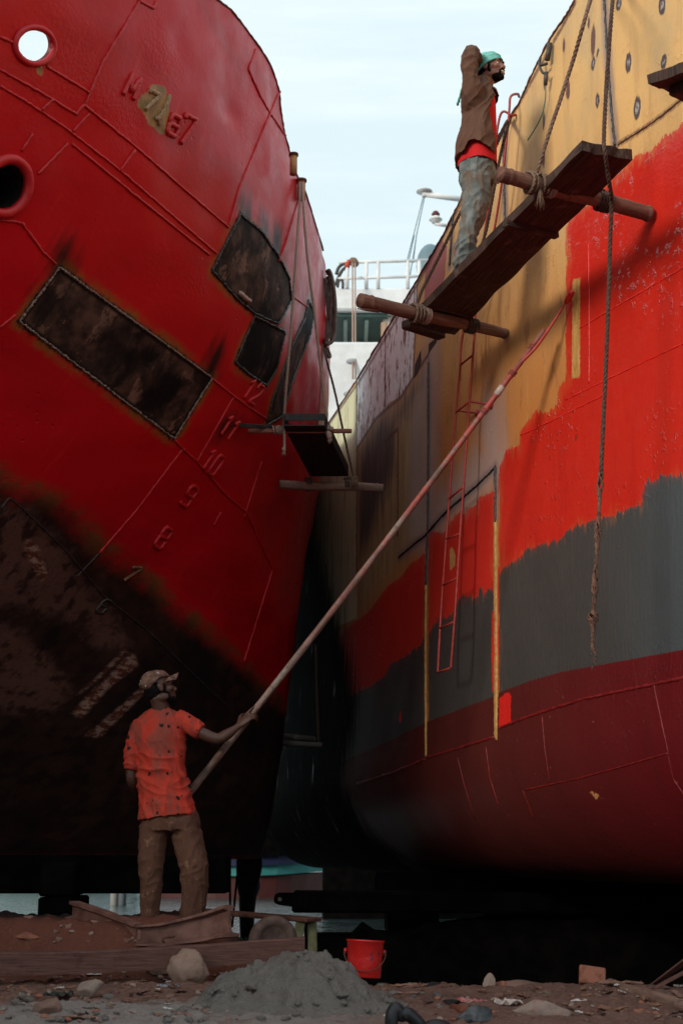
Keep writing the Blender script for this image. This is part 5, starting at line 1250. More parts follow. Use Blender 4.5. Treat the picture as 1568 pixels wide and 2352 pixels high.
def px_of(p):
    D = p.y*CP+p.z*SP; return CX+p.x/D*F_PX, CY-(p.z*CP-p.y*SP)/D*F_PX
def keep_b(p):
    x, y = px_of(Vector((p.x, 9.12, p.z+(0 if p.y < 9.3 else 0)))); xe = np.interp(y, *zip(*edge_px))
    if p.y < 9.40 and x > xe and y > 200: return False
    hem = np.interp(x, [1040, 1052, 1060, 1068, 1076, 1084, 1096, 1110, 1124, 1140], [376, 370, 352, 336, 327, 326, 331, 337, 342, 343])
    return y < hem
cut_mesh(o, keep_b); displace(o, fold_b); thicken(o, .004)
m = NT('brown_shirt_cotton'); q = m.obj(); n = m.noise(q, 6, 5, .6); nn = m.noise(q, 130, 2, .5)
c = m.mix(n, (.095, .046, .030), (.145, .072, .046)); c = m.mix(m.mr(m.noise(m.map(q, (5, 5, 1.5)), 3, 5, .6), .58, .7, 0, .6), c, (.06, .028, .018))
o.data.materials.clear(); o.data.materials.append(m.fin(c, .85, m.bump(m.ma('ADD', nn, m.ma('MULTIPLY', n, 2)), .3, .004), 0, .25))
cz = MB(); cz.tube(spline([P3(1133, 222, 9.15), P3(1124, 206, 9.13), P3(1112, 197, 9.18), P3(1106, 194, 9.3)], 6), [.014]*19, 8, flat=1.8); cz.build('collar', o.data.materials[0], o)
for y_, x_ in ((241, 1129), (305, 1136), (222, 1131)): MB().ball(P3(x_-3, y_, 9.085), .007, sub=2).build('button', M_IRIS, o)
# face, beard and head wrap
hb = MB(); hb.ball(HL(0, -.052, -.02), .068, .054, .056, HM, 3)
for q_ in (-1, 1): hb.ball(HL(q_*.068, .018, .0), .006, .010, .03, HM, 2)
o = hb.build('hair', M_HAIR, PM); clean(o, .006, .4, 1)
bd = MB(); bd.ball(HL(0, .040, -.084), .0485, .049, .030, HM, 3); bd.ball(HL(0, .071, -.101), .026, .0225, .022, HM, 3)
for q_ in (-1, 1):
    bd.tube([HL(q_*.0725, .012, -.010), HL(q_*.066, .014, -.04), HL(q_*.052, .018, -.07), HL(q_*.036, .04, -.092)], [.007, .010, .014, .012], 8); bd.ball(HL(q_*.014, .0935, -.0470), .014, .008, .0040, HM, 2); bd.ball(HL(q_*.028, .082, -.062), .006, .009, .016, HM, 2)
o = bd.build('beard', M_HAIR, PM); clean(o, .0042, .5, 2, 0, lambda p, n: .0012*nz3(p, 80, 80, 80))
for q_ in (-1, 1):
    e = MB().ball(HL(q_*.031, .0690, .0035), .0105, sub=3).build('eye', M_WHITE, PM); MB().ball(HL(q_*.0295, .0748, .0035), .0062, sub=2).build('iris', M_IRIS, e)
    eb = MB(); eb.tube([HL(q_*.012, .094, .024), HL(q_*.030, .092, .030), HL(q_*.050, .074, .024)], [.004, .0055, .003], 6); eb.build('eyebrow', M_HAIR, PM)
te = MB(); te.ball(HL(0, .0915, -.0640), .024, .0085, .0070, HM, 3); te.build('teeth', M_TEETH, PM)
M_TEAL = mat_simple('turquoise_cloth', (.12, .40, .36), (.20, .52, .46), 10, .8, .4, .004, c3=(.10, .33, .30), spec=.2)
tb = MB(); tb.ball(HL(0, -.022, .050), .090, .108, .078, HM, 4)
o = tb.build('head_wrap', M_TEAL, PM)
Hi = HM.transposed(); cut_mesh(o, lambda p: (Hi @ (p-hc)).z > (-.006+.42*(Hi @ (p-hc)).y))
for v in o.data.vertices:
    l = Hi @ (v.co-hc); v.co += (v.co-HL(0, -.02, .03)).normalized()*(.0065*math.sin((l.z*1.0-l.y*.55)*170+2*nz3(v.co, 12, 12, 12)))
thicken(o, .004)
for kk, (zb, rr_) in enumerate(((-.002, .008), (.014, .0085), (.032, .008))):
    mb = MB(); mb.tube([HL(math.cos(t)*(.088-.004*kk), -.018+math.sin(t)*(.106-.004*kk), zb+.044*math.sin(t)*(1-.2*kk)) for t in [2*math.pi*i/40 for i in range(41)]], rr_, 8, flat=1.0, jit=.12, cap=False); mb.build('wrap_fold', M_TEAL, o)
mb = MB(); mb.tube(spline([HL(.03, -.115, -.02), P3(1070, 185, 9.42), P3(1060, 205, 9.40), P3(1055, 225, 9.38), P3(1050, 240, 9.36)], 6), [.010]*6+[.012]*7+[.014]*6+[.016]*6, 8, flat=.5, jit=.2); mb.build('wrap_tail', M_TEAL, o)
# ================================================================== things on the ground
G = lambda px, py, Y: P3(px, py, Y)
def onground(px, py):
    """where a sight line meets the ground"""
    a, b = ratios(px, py); lo_, d = None, None
    for i in range(900):
        Y = 6.2+i*.008
        if b*Y <= gz(a*Y, Y): return Vector((a*Y, Y, gz(a*Y, Y)))
    return Vector((a*9, 9, gz(a*9, 9)))
M_BEAM = mat_wood('painted_timber_beam', (.095, .042, .034), (.155, .075, .060), (.07, .03, .025), scale=9)
M_ISTEEL = mat_simple('brown_rusty_girder', (.13, .054, .042), (.22, .105, .082), 9, .75, .6, .006, stretch=(1, 1, 1), c3=(.05, .025, .022))
# square timber lying across the slip
tb_ = MB(); path = [P3(-60, 2212, 8.75), P3(120, 2212, 8.78), P3(300, 2204, 8.81), P3(480, 2194, 8.84), P3(600, 2184, 8.86), P3(700, 2178, 8.88)]
pts = spline(path, 10); v = []; f = []
hw, hh = .06, .063
for i, p in enumerate(pts):
    w_ = .004*mnoise.noise(Vector((i*.6, 2, 0)))
    for (dy, dz) in ((-hw, -hh), (-hw, hh-.008), (-hw+.008, hh), (hw, hh), (hw, -hh)): v.append(p+Vector((0, dy+w_, dz+.004*mnoise.noise(Vector((i*.5, dy*40, dz*30))))))
for i in range(len(pts)-1):
    for k_ in range(5): f.append((i*5+k_, i*5+(k_+1) % 5, (i+1)*5+(k_+1) % 5, (i+1)*5+k_))
f += [tuple(range(4, -1, -1)), tuple((len(pts)-1)*5+k_ for k_ in range(5))]
o = mesh_obj('timber_beam', v, f, M_BEAM, None, False); add_uv_len(o, (1, 0, 0)); tag(o, 'long reddish brown square timber lying across the foreground', 'timber')
# bent steel girders
def girder(name, path, h, fw, tf, tw, label, h0_=1.0, n=8):
    pts = spline(path, n); prof = [(-fw, 0), (fw, 0), (fw, tf), (tw, tf*1.8), (tw, h-tf*2.2), (fw*.62, h-tf*1.2), (fw*.62, h), (-fw*.62, h), (-fw*.62, h-tf*1.2), (-tw, h-tf*2.2), (-tw, tf*1.8), (-fw, tf)]
    v = []; f = []; m = len(prof)
    for i, p in enumerate(pts):
        t = (pts[min(i+1, len(pts)-1)]-pts[max(i-1, 0)]).normalized(); sd = Vector((t.y, -t.x, 0)).normalized(); up = sd.cross(t)*-1
        if up.z < 0: up = -up
        kh = (h0_+(1-h0_)*i/(len(pts)-1))
        for (a, b) in prof: v.append(p+sd*a+up*b*kh+Vector((0, 0, .003*mnoise.noise(Vector((i*.9, a*50, b*30))))))
    for i in range(len(pts)-1):
        for k_ in range(m): f.append((i*m+k_, i*m+(k_+1) % m, (i+1)*m+(k_+1) % m, (i+1)*m+k_))
    f += [tuple(range(m-1, -1, -1)), tuple((len(pts)-1)*m+k_ for k_ in range(m))]
    o = mesh_obj(name, v, f, M_ISTEEL, None, False); tag(o, label, 'girder'); return o
g1 = girder('steel_girder', [P3(314, 2170, 9.2), P3(370, 2172, 9.2), P3(430, 2166, 9.19), P3(490, 2158, 9.15), P3(531, 2152, 9.06)], .19, .075, .016, .010, 'curved rusty I-shaped girder end resting on the timber in front of the man', h0_=.62)
mb = MB(); mb.box(P3(320, 2150, 9.12), .030, .02, .060, None, .006); mb.build('joint_plate', M_ISTEEL, g1)
mb = MB(); mb.tube(spline([P3(378, 2165, 9.06), P3(374, 2160, 9.05), P3(377, 2154, 9.05), P3(395, 2152, 9.05), P3(402, 2150, 9.06)], 6), .007, 6); mb.build('hook_bolt', M_RUST, g1)
girder('steel_girder', [P3(312, 2166, 9.27), P3(270, 2150, 9.4), P3(220, 2130, 9.6), P3(168, 2112, 9.9)], .12, .06, .016, .010, 'rusty rail curving away to the left behind the timber')
# grey heap
def mat_heap():
    m = NT('grey_cement_sand'); p = m.geo(); n = m.noise(p, 5, 6, .6); n2 = m.noise(p, 30, 6, .72); n3 = m.noise(p, 110, 4, .65)
    c = m.mix(n2, (.25, .222, .20), (.40, .36, .325)); c = m.mix(m.mr(n, .52, .68, 0, .6), c, (.27, .205, .18)); c = m.mix(m.mr(n3, .62, .75, 0, .6), c, (.42, .40, .37)); c = m.mix(m.mr(n2, .40, .28), c, (.09, .08, .075))
    return m.fin(c, .95, m.bump(m.ma('ADD', m.ma('MULTIPLY', n2, 1.4), m.ma('MULTIPLY', n3, .7)), 1.0, .045), 0, .2)
M_HEAP = mat_heap()
hx, hy = -.10, 7.72
_hp = [(385, 2330), (430, 2292), (470, 2262), (500, 2232), (545, 2208), (600, 2192), (640, 2174), (685, 2164), (735, 2172), (790, 2200), (850, 2238), (910, 2272), (960, 2298), (1010, 2330)]
HX = [P3(a_, b_, hy).x for a_, b_ in _hp]; HZ = [max(0, P3(a_, b_, hy).z-gz(P3(a_, b_, hy).x, hy)) for a_, b_ in _hp]; HZ[0] = HZ[-1] = 0
v = []; f = []; NXh, NYh = 150, 90
for j in range(NYh+1):
    for i in range(NXh+1):
        u, w_ = i/NXh*2-1, j/NYh*2-1; x = hx+u*.85; y = hy+w_*.62; r = math.hypot(u, w_)
        prof = float(np.interp(x, HX, HZ))*math.exp(-abs((w_+.02)/.52)**2.2)
        p = Vector((x, y, 0)); a = mnoise.fractal(p*3.2+Vector((4, 1, 0)), .85, 2.1, 6); b = 1-abs(mnoise.noise(p*7.5)); d_ = mnoise.fractal(p*21, .7, 2.1, 4)
        z = gz(x, y)+prof*(1+.13*a)-.05+(.034*a+.036*(b-.7)+.034*d_)*min(1, prof*7)
        v.append((x, y, z if r < 1.0 else gz(x, y)-.08))
for j in range(NYh):
    for i in range(NXh): a = j*(NXh+1)+i; f.append((a, a+1, a+NXh+2, a+NXh+1))
tag(mesh_obj('sand_heap', v, f, M_HEAP), 'low heap of damp grey cement sand in the centre foreground', 'heap')
# red paint bucket
bk = empty('paint_bucket', P3(835, 2250, 8.05), 'paint bucket slopped all over with wet red paint behind the grey heap', 'bucket')
m = NT('red_slopped_bucket'); q = m.obj(); n = m.noise(m.map(q, (1, 1, .18)), 26, 6, .65); n2 = m.noise(q, 16, 5, .6)
c = m.mix(n2, (.50, .010, .010), (.64, .022, .018)); c = m.mix(m.mr(m.ma('MULTIPLY', n, m.mr(n2, .35, .65)), .52, .55), c, (.03, .04, .07)); c = m.mix(m.mr(n, .66, .70, 0, .8), c, (.25, .010, .012))
M_BKT = m.fin(c, .30, m.bump(m.ma('ADD', n, n2), .6, .008), 0, .5)
Bc = P3(835, 2245, 8.05); tl = Matrix.Rotation(R(3.0), 3, 'Y') @ Matrix.Rotation(R(-3), 3, 'X'); hB = .190; rB, rT = .089, .099
prof = [(rB, 0), (rB+.002, .004), ((rB+rT)/2, hB*.5), (rT, hB-.008), (rT+.005, hB-.004), (rT+.005, hB+.004), (rT-.001, hB+.004), (rT-.003, hB-.01), (rT-.006, hB*.6), (.02, hB*.6)]
v = []; f = []; n_ = 48
for (r, z) in prof:
    for k_ in range(n_):
        th = 2*math.pi*k_/n_; rr_ = r*(1+.012*math.sin(3*th+1)*(z/hB)); v.append(Bc+tl @ Vector((rr_*math.cos(th), rr_*math.sin(th), z)))
for i in range(len(prof)-1):
    for k_ in range(n_): f.append((i*n_+k_, i*n_+(k_+1) % n_, (i+1)*n_+(k_+1) % n_, (i+1)*n_+k_))
f += [tuple(range(n_-1, -1, -1)), tuple((len(prof)-1)*n_+k_ for k_ in range(n_))]
mesh_obj('pail', v, f, M_BKT, bk)
for sg in (-1, 1):
    p = Bc+tl @ Vector((sg*(rT+.002), 0, hB*.70)); MB().tube([p-Vector((sg*.004, 0, 0)), p+Vector((sg*.013, 0, 0))], .014, 12).build('ear', M_BKT, bk)
hp = [Bc+tl @ Vector((math.cos(t)*(rT+.014), -.02-math.sin(t)*.09, hB*.70-math.sin(t)*.10)) for t in [math.pi*i/16 for i in range(17)]]
MB().tube(hp, .003, 6).build('handle', M_RUST, bk)
# trestle, wheel and props behind the timber
M_TRES = mat_simple('mossy_trestle_timber', (.10, .095, .045), (.17, .155, .08), 12, .85, .5, .005, c3=(.05, .04, .025)); M_DKWOOD = mat_simple('tarred_timber', (.012, .009, .008), (.026, .018, .015), 6, .85, .5, .01)
tr_ = empty('trestle', P3(640, 2180, 10.4), 'low trestle with thin brown plank top and two greenish legs behind the timber', 'trestle')
mb = MB(); mb.beam(P3(430, 2090, 10.9), P3(722, 2113, 10.3), .20, .028, bev=.006); mb.build('plank_top', M_RUST, tr_)
for (a, b) in (((692, 2114, 10.3), (678, 2172, 10.3)), ((716, 2118, 10.35), (718, 2188, 10.35))):
    mb = MB(); mb.beam(P3(*a), P3(*b), .066, .06, (0, 1, 0), .006); mb.build('leg', M_TRES, tr_)
wh = empty('wheel', P3(628, 2150, 9.7), 'old tyre with a muddy hub standing half sunk behind the timber', 'wheel')
wc = P3(627, 2160, 9.7); A = Vector((.18, -1, .10)).normalized(); S_ = A.cross(Vector((0, 0, 1))).normalized(); U_ = S_.cross(A)
def ringmesh(name, prof, mat, par):
    v = []; f = []; n_ = 44
    for (r, d_) in prof:
        for k_ in range(n_): th = 2*math.pi*k_/n_; v.append(wc+S_*r*math.cos(th)+U_*r*math.sin(th)+A*d_)
    for i in range(len(prof)-1):
        for k_ in range(n_): f.append((i*n_+k_, i*n_+(k_+1) % n_, (i+1)*n_+(k_+1) % n_, (i+1)*n_+k_))
    f += [tuple(range(n_-1, -1, -1)), tuple((len(prof)-1)*n_+k_ for k_ in range(n_))]; return mesh_obj(name, v, f, mat, par)
ringmesh('tyre', [(.08, -.09), (.145, -.085), (.155, -.05), (.155, .04), (.145, .065), (.12, .072), (.095, .060), (.088, .045)], mat_simple('muddy_rubber', (.07, .042, .035), (.12, .075, .062), 14, .9, .3), wh)
ringmesh('hub', [(.09, .02), (.088, .046), (.075, .040), (.045, .030), (.02, .034)], mat_simple('rusty_hub', (.05, .025, .018), (.10, .05, .035), 25, .85, .5, .005, c3=(.30, .14, .08)), wh)
# rocks
def rock(name, c, r, sx, sy, sz, seed, mat, label, cat='rock', group=None, sub=4, nz=.5, cut=(.42, .86), ncut=11):
    mb = MB(); bm = bmesh.new(); bmesh.ops.create_icosphere(bm, subdivisions=sub, radius=1); rr = random.Random(seed)
    pl = [(Vector((rr.uniform(-1, 1), rr.uniform(-1, 1), rr.uniform(-1, 1))).normalized(), rr.uniform(*cut)) for _ in range(ncut)]
    v = []
    for q in bm.verts:
        p = q.co.copy()
        for nn_, d_ in pl:
            e_ = p.dot(nn_)-d_
            if e_ > 0: p -= nn_*e_*.93
        p *= 1+.10*nz*mnoise.fractal(p*2.4+Vector((seed, seed*2, 0)), .8, 2.1, 5)
        v.append(Vector((p.x*r*sx, p.y*r*sy, p.z*r*sz))+Vector(c))
    f = [tuple(x.index for x in q.verts) for q in bm.faces]; bm.free(); mb.add(v, f, sub > 2)
    o = mb.build(name, mat); tag(o, label, cat, group); return o
def mat_rock(name, a, b, c_):
    m = NT(name); q = m.obj(); n = m.noise(q, 9, 6, .65); n2 = m.noise(q, 40, 5, .65); c = m.mix(n, a, b); c = m.mix(m.mr(n, .55, .68, 0, .8), c, c_); c = m.mix(m.mr(n2, .35, .25), c, (.03, .02, .018))
    return m.fin(c, .9, m.bump(m.ma('ADD', n, n2), .7, .012), 0, .25)
M_RK1 = mat_rock('red_stained_rock', (.24, .15, .115), (.34, .24, .19), (.30, .07, .04)); M_RK2 = mat_rock('brown_rock', (.17, .095, .075), (.27, .165, .13), (.14, .07, .055)); M_RK3 = mat_rock('pale_rubble', (.24, .16, .13), (.36, .28, .24), (.28, .12, .085)); M_BRICK = mat_rock('broken_brick', (.26, .095, .06), (.36, .15, .10), (.18, .06, .04)); M_RKD = mat_rock('black_lump', (.012, .01, .01), (.03, .025, .022), (.05, .03, .025))
p = onground(430, 2262); rock('boulder', p+Vector((0, .05, .085)), .115, 1.05, .9, .98, 3, M_RK1, 'large round boulder stained red at the left foot of the grey heap', cut=(.74, .95), ncut=9, nz=1.3)
p = onground(362, 2246); rock('stone', p+Vector((0, .05, .035)), .068, 1.15, .8, .72, 5, M_RK2, 'flat brown stone touching the left side of the red-stained boulder', cut=(.6, .9), ncut=8)
p = onground(205, 2290); rock('rubble_lump', p+Vector((0, .02, .04)), .075, 1.15, .9, .85, 8, M_RK3, 'pinkish broken masonry lump standing at left front')
p = onground(100, 2330); rock('rubble_lump', p+Vector((0, .02, .03)), .085, 1.1, .9, .75, 12, M_RK2, 'pinkish brown lump of earth in the bottom left corner')
p = onground(40, 2165); rock('brick', P3(62, 2152, 9.3)+Vector((0, 0, 0)), .075, 1.5, .8, .45, 14, M_BRICK, 'long broken brick on the red earth bank behind the timber')
rock('stone', P3(70, 2128, 9.6), .10, 1.2, .9, .7, 15, M_RK2, 'dark stone half buried in the shaded red bank at far left')
p = onground(1122, 2260); rock('brick', p+Vector((0, .0, .045)), .055, .75, .7, 1.1, 21, M_RK3, 'pale upright brick piece at the brink right of the bucket')
p = onground(1200, 2252); rock('stone', p+Vector((0, .06, .0)), .17, 1.5, .7, .35, 22, M_RK2, 'low wide brown stone slab on the brink near the middle right')
p = onground(1160, 2240); rock('stone', p+Vector((0, .05, .01)), .07, 1.2, .8, .6, 23, M_BRICK, 'small reddish stone beside the pale upright brick piece')
# tilted broken tile
p = onground(1360, 2262); mb = MB(); Mt = Matrix.Rotation(R(8), 3, 'Y') @ Matrix.Rotation(R(62), 3, 'X'); mb.box(p+Vector((0, 0, .05)), .155, .11, .035, Mt, .006)
tag(mb.build('brick', M_BRICK), 'flat brown brick slab leaning up beside the wooden pole at right', 'brick')
p = onground(1240, 2330); rock('rubble_lump', p+Vector((0, .0, .015)), .12, 1.35, .8, .55, 25, M_RK3, 'rough whitish rubble lump at the bottom edge right of centre')
rock('rubble_lump', onground(1120, 2312)+Vector((0, 0, .01)), .045, 1.3, .8, .6, 26, M_RK3, 'small pale rubble piece above the whitish lump')
rock('cinder', onground(845, 2000) if False else onground(1008, 2262)+Vector((0, .0, .01)), .055, 1.5, .8, .55, 27, M_RKD, 'black clinker lump right of the red bucket')
rock('cinder', onground(1035, 2308)+Vector((0, 0, .008)), .035, 1.7, .8, .6, 28, M_RKD, 'small black cinder on the dirt right of the grey heap')
# fallen pole at right
p, q = onground(1402, 2258)+Vector((0, .02, .02)), onground(1620, 2342)+Vector((0, 0, .02))
lg = bamboo('fallen_pole', p, q, .036, .040, M_BAMBOO2, None, (.1, .45, .8), hollow=False, seed=9); tag(lg, 'weathered wooden pole lying on the dirt at the right edge', 'pole')
# brush twigs at right edge
for kq, (a, b) in enumerate((((1470, 2262), (1575, 2205)), ((1500, 2275), (1580, 2228)))):
    pa, pb = onground(*a), P3(b[0], b[1], 8.5); mb = MB(); mb.beam(pa+Vector((0, 0, .01)), pb, .05, .012, bev=.002); o = mb.build('broken_slat', M_BEAM); add_uv_len(o, pb-pa); tag(o, ('longer splintered slat leaning at the right edge of the ground', 'shorter splintered slat under the leaning one at the right edge')[kq], 'slat')
# black rubber hose lump, crumpled sheet and red tube at the bottom edge
M_RUB = mat_simple('black_rubber', (.010, .010, .012), (.020, .020, .023), 10, .45, .3)
c_ = onground(930, 2352); c_ = Vector((c_.x, 6.75, -.78))
mb = MB(); mb.tube(spline([c_+Vector((-.07, 0, -.02)), c_+Vector((-.075, 0, .06)), c_+Vector((-.055, .01, .10)), c_+Vector((-.03, .02, .07)), c_+Vector((0, .02, .075)), c_+Vector((.05, .03, .03)), c_+Vector((.09, .03, -.03))], 8), .030, 12)
tag(mb.build('rubber_hose', M_RUB), 'blurred black rubber hose looping up at the bottom edge', 'hose')
c_ = Vector((PZ(985, 2352, -.80).x, 6.72, -.80)); mb = MB(); mb.tube(spline([c_+Vector((-.07, 0, -.02)), c_+Vector((-.04, 0, .03)), c_+Vector((.01, .01, .045)), c_+Vector((.06, .02, .02)), c_+Vector((.09, .02, -.04))], 8), .034, 12)
tag(mb.build('rubber_hose', M_RUB), 'short black rubber hump right of the looping hose at the bottom edge', 'hose')
rock('crumpled_sheet', onground(1092, 2346)+Vector((0, .02, .02)), .085, 1.25, .8, .6, 31, mat_simple('grey_plastic_sheet', (.04, .045, .05), (.10, .105, .11), 12, .5, .8, .02), 'crumpled dark grey plastic sheet at the bottom edge', 'plastic', nz=1.8)
p, q = onground(1040, 2322)+Vector((0, 0, .012)), onground(1115, 2338)+Vector((0, 0, .012)); MBt = MB(); MBt.tube([p, q], .024, 14); tag(MBt.build('pipe_piece', mat_simple('rust_red_pipe', (.16, .05, .03), (.26, .09, .05), 20, .6)), 'short rust red pipe piece beside the crumpled grey sheet', 'pipe')
# scraps of packaging
def scrap(name, c, w_, h_, seed, mat, label, cat='litter', group=None, lift=.5, yaw=None, n=9):
    rr = random.Random(seed); yaw = rr.uniform(0, 6.28) if yaw is None else yaw; ca, sa = math.cos(yaw), math.sin(yaw); v = []; f = []
    for i in range(n+1):
        for j in range(n+1):
            u, t = (i/n-.5)*w_, (j/n-.5)*h_
            jx = .12*w_*mnoise.noise(Vector((j*.5, seed, 1))); jy = .12*h_*mnoise.noise(Vector((i*.5, seed, 2)))
            z = lift*min(w_, h_)*(.45*abs(mnoise.noise(Vector((i*.42+seed, j*.42, seed*.7))))+.25*mnoise.noise(Vector((i*.9, j*.9+seed, 3))))
            v.append(Vector(c)+Vector(((u+jx)*ca-(t+jy)*sa, (u+jx)*sa+(t+jy)*ca, .006+max(0, z))))
    for i in range(n):
        for j in range(n): a = i*(n+1)+j; f.append((a, a+1, a+n+2, a+n+1))
    o = mesh_obj(name, v, f, mat, None, False); tag(o, label, cat, group); o.modifiers.new('t', 'SOLIDIFY').thickness = .0012; return clean(o) if False else o
def flatmat(name, a, b, rough=.5, scale=18):
    return mat_simple(name, a, b, scale, rough, .3, .003)
M_PAPER = flatmat('dirty_white_wrapper', (.50, .46, .43), (.66, .62, .58)); M_CLEAR = flatmat('dirty_plastic_film', (.40, .30, .27), (.56, .46, .42), .3); M_REDF = flatmat('red_printed_film', (.36, .02, .03), (.42, .22, .20), .3, 9); M_LEAF = flatmat('dry_leaf', (.19, .085, .05), (.30, .16, .10), .8); M_LEAFD = flatmat('dark_dry_leaf', (.06, .03, .022), (.12, .06, .045), .85); M_CARD = flatmat('brown_card', (.18, .085, .06), (.27, .15, .11), .8); M_DARKB = flatmat('dark_green_rag', (.022, .022, .018), (.055, .055, .045), .9)
m = NT('blue_striped_wrapper'); n = m.n('TexWave'); m.put(n.inputs[0], m.map(m.obj(), (9, 9, 9), (0, 0, .6))); n.inputs['Scale'].default_value = 2.2
M_BLUE = m.fin(m.mix(m.mr(n.outputs['Fac'], .45, .6), (.52, .49, .45), (.09, .20, .34)), .5)
scrap('wrapper', onground(385, 2270), .11, .06, 3, M_BLUE, 'blue striped white wrapper lying below the boulder', lift=.9, yaw=.5)
scrap('wrapper', onground(352, 2276), .07, .03, 4, M_PAPER, 'torn white strip left of the blue striped wrapper', lift=.6, yaw=.2)
scrap('wrapper', onground(216, 2242), .09, .035, 5, M_PAPER, 'white crumpled wrapper just below the timber at left', lift=.6, yaw=.1)
scrap('rag', onground(135, 2290), .15, .08, 6, M_DARKB, 'dark green rag left of the pinkish masonry lump', 'rag', lift=1.0, yaw=.2)
scrap('plastic_bag', onground(1085, 2305), .17, .10, 7, M_REDF, 'red printed plastic film right of the grey heap', lift=.6, yaw=-.3)
scrap('plastic_bag', onground(1160, 2310), .17, .09, 8, M_CLEAR, 'whitish clear plastic bag beside the red printed film', lift=.9, yaw=.2)
scrap('wrapper', onground(1245, 2285), .09, .05, 9, flatmat('gold_green_foil', (.30, .24, .05), (.10, .22, .14), .4, 30), 'gold and green foil wrapper on the dirt at right centre', lift=.5)
scrap('wrapper', P3(525, 2152, 8.99) if False else P3(520, 2160, 8.66) if False else onground(515, 2240), .05, .04, 10, M_CLEAR, 'clear scrap between the boulder and the grey heap', lift=1.2)
scrap('card_piece', onground(165, 2340), .24, .05, 11, M_CARD, 'long reddish bark strip along the bottom left', lift=.5, yaw=.05)
scrap('card_piece', onground(930, 2285), .16, .045, 12, M_CARD, 'curled pale brown bark strip right of the heap', lift=.8, yaw=-.2)
scrap('card_piece', onground(945, 2235), .2, .06, 13, M_LEAF, 'orange brown bark strips at the brink right of the bucket', lift=.9, yaw=.15)
scrap('card_piece', onground(1420, 2262), .26, .07, 14, M_CARD, 'reddish bark sheet behind the fallen pole at right', lift=1.0, yaw=-.05)
scrap('glass_scrap', onground(1558, 2270), .06, .05, 15, M_CLEAR, 'pale crumpled film at the right edge above the fallen pole', lift=1.0)
for i_, (x, y) in enumerate(((345, 2117), (560, 2151))): pass
rr = random.Random(12)
def heap_h(x, y):
    w_ = (y-hy)/.62
    return max(0, float(np.interp(x, HX, HZ))*math.exp(-abs((w_+.02)/.52)**2.2)-.03) if abs(w_) < 1 else 0
def scatter(n, box, fn):
    k_ = 0
    while k_ < n:
        x = rr.uniform(box[0], box[2]); y = rr.uniform(box[1], box[3]); p = onground(x, y)
        if (p.x-hx)**2/.62**2+(p.y-hy)**2/.42**2 < 1: continue
        fn(p, k_); k_ += 1
protoL = [scrap('dry_leaf', (0, 0, 0), .055, .028, 40+i, (M_LEAF, M_CARD, M_LEAFD)[i % 3], None, lift=.9) for i in range(6)]
protoC = [rock('brick_chip', (0, 0, 0), .017, 1.3, .9, .7, 60+i, (M_BRICK, M_RK2, M_RK3, M_RK2)[i % 4], None, sub=2) for i in range(8)]
protoP = [scrap('paper_scrap', (0, 0, 0), .035, .020, 80+i, M_PAPER, None, lift=.9) for i in range(3)]
LAB = {'dry_leaf': ('dry brown leaf or bark flake scattered on the dirt', 'leaf', 'dry leaves and bark flakes on the dirt'), 'brick_chip': ('small brick or stone chip scattered on the dirt', 'stone chip', 'small chips on the dirt'), 'paper_scrap': ('tiny pale paper scrap on the dirt', 'litter', 'tiny paper scraps on the dirt')}
used = set()
def drop(protos):
    def fn(p, i):
        b = protos[rr.randrange(len(protos))]
        if b.name in used: o = b.copy(); COL.objects.link(o)
        else: o = b; used.add(b.name)
        o.location = p+Vector((0, 0, .002+(heap_h(p.x, p.y) if b.name.startswith('sand_clod') else 0))); s_ = rr.uniform(.6, 1.5)*(1.0); o.scale = (s_, s_, s_*rr.uniform(.7, 1.2)); o.rotation_euler = (rr.uniform(-.3, .3), rr.uniform(-.3, .3), rr.uniform(0, 6.28))
        kx = next(k_ for k_ in LAB if o.name.startswith(k_)); tag(o, LAB[kx][0], LAB[kx][1], LAB[kx][2])
    return fn
scatter(95, (880, 2226, 1565, 2335), drop(protoL)); scatter(60, (0, 2240, 480, 2345), drop(protoL))
scatter(125, (880, 2225, 1565, 2345), drop(protoC)); scatter(125, (0, 2236, 560, 2348), drop(protoC)); scatter(16, (120, 2120, 330, 2175), drop(protoC))
protoG = [rock('sand_clod', (0, 0, 0), .022, 1.2, 1, .75, 160+i, M_HEAP, None, sub=3, nz=2.0) for i in range(4)]
LAB['sand_clod'] = ('grey clod of cement sand crumbled off the heap', 'clod', 'grey clods round the foot of the heap')
hx_, hx = hx, 50
scatter(60, (380, 2255, 1010, 2348), drop(protoG)); scatter(18, (0, 2290, 380, 2350), drop(protoG))
hx = hx_
scatter(14, (880, 2235, 1560, 2340), drop(protoP)); scatter(8, (0, 2245, 420, 2345), drop(protoP))
for b in protoL+protoC+protoP+protoG:
    if b.name not in used: bpy.data.objects.remove(b)
# ================================================================== under the ships and beyond
M_BLK = mat_simple('shade_black', (.002, .002, .002), (.006, .005, .0045), 5, .95, .5, .02, spec=.03)  # near-black colour carries the deep shade under the ships
def timber_stack(name, cx, cy, w_, d_, z0, z1, n, label, cat='keel block', group=None, seed=1):
    rr = random.Random(seed); root = empty(name, (cx, cy, z0), label, cat, group); h = (z1-z0)/n
    for i in range(n):
        mb = MB(); mb.box((cx+rr.uniform(-.04, .04), cy+rr.uniform(-.04, .04), z0+h*(i+.5)), w_*rr.uniform(.9, 1.08), d_, h*.98, Matrix.Rotation(rr.uniform(-.05, .05), 3, 'Z'), .015); mb.build('timber', M_BLK, root)
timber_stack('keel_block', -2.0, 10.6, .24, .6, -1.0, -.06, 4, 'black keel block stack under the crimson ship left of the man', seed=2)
timber_stack('keel_block', -3.45, 11.4, 1.3, .6, -1.2, -.06, 4, 'wide black timber stack under the crimson ship at the far left edge', seed=3)
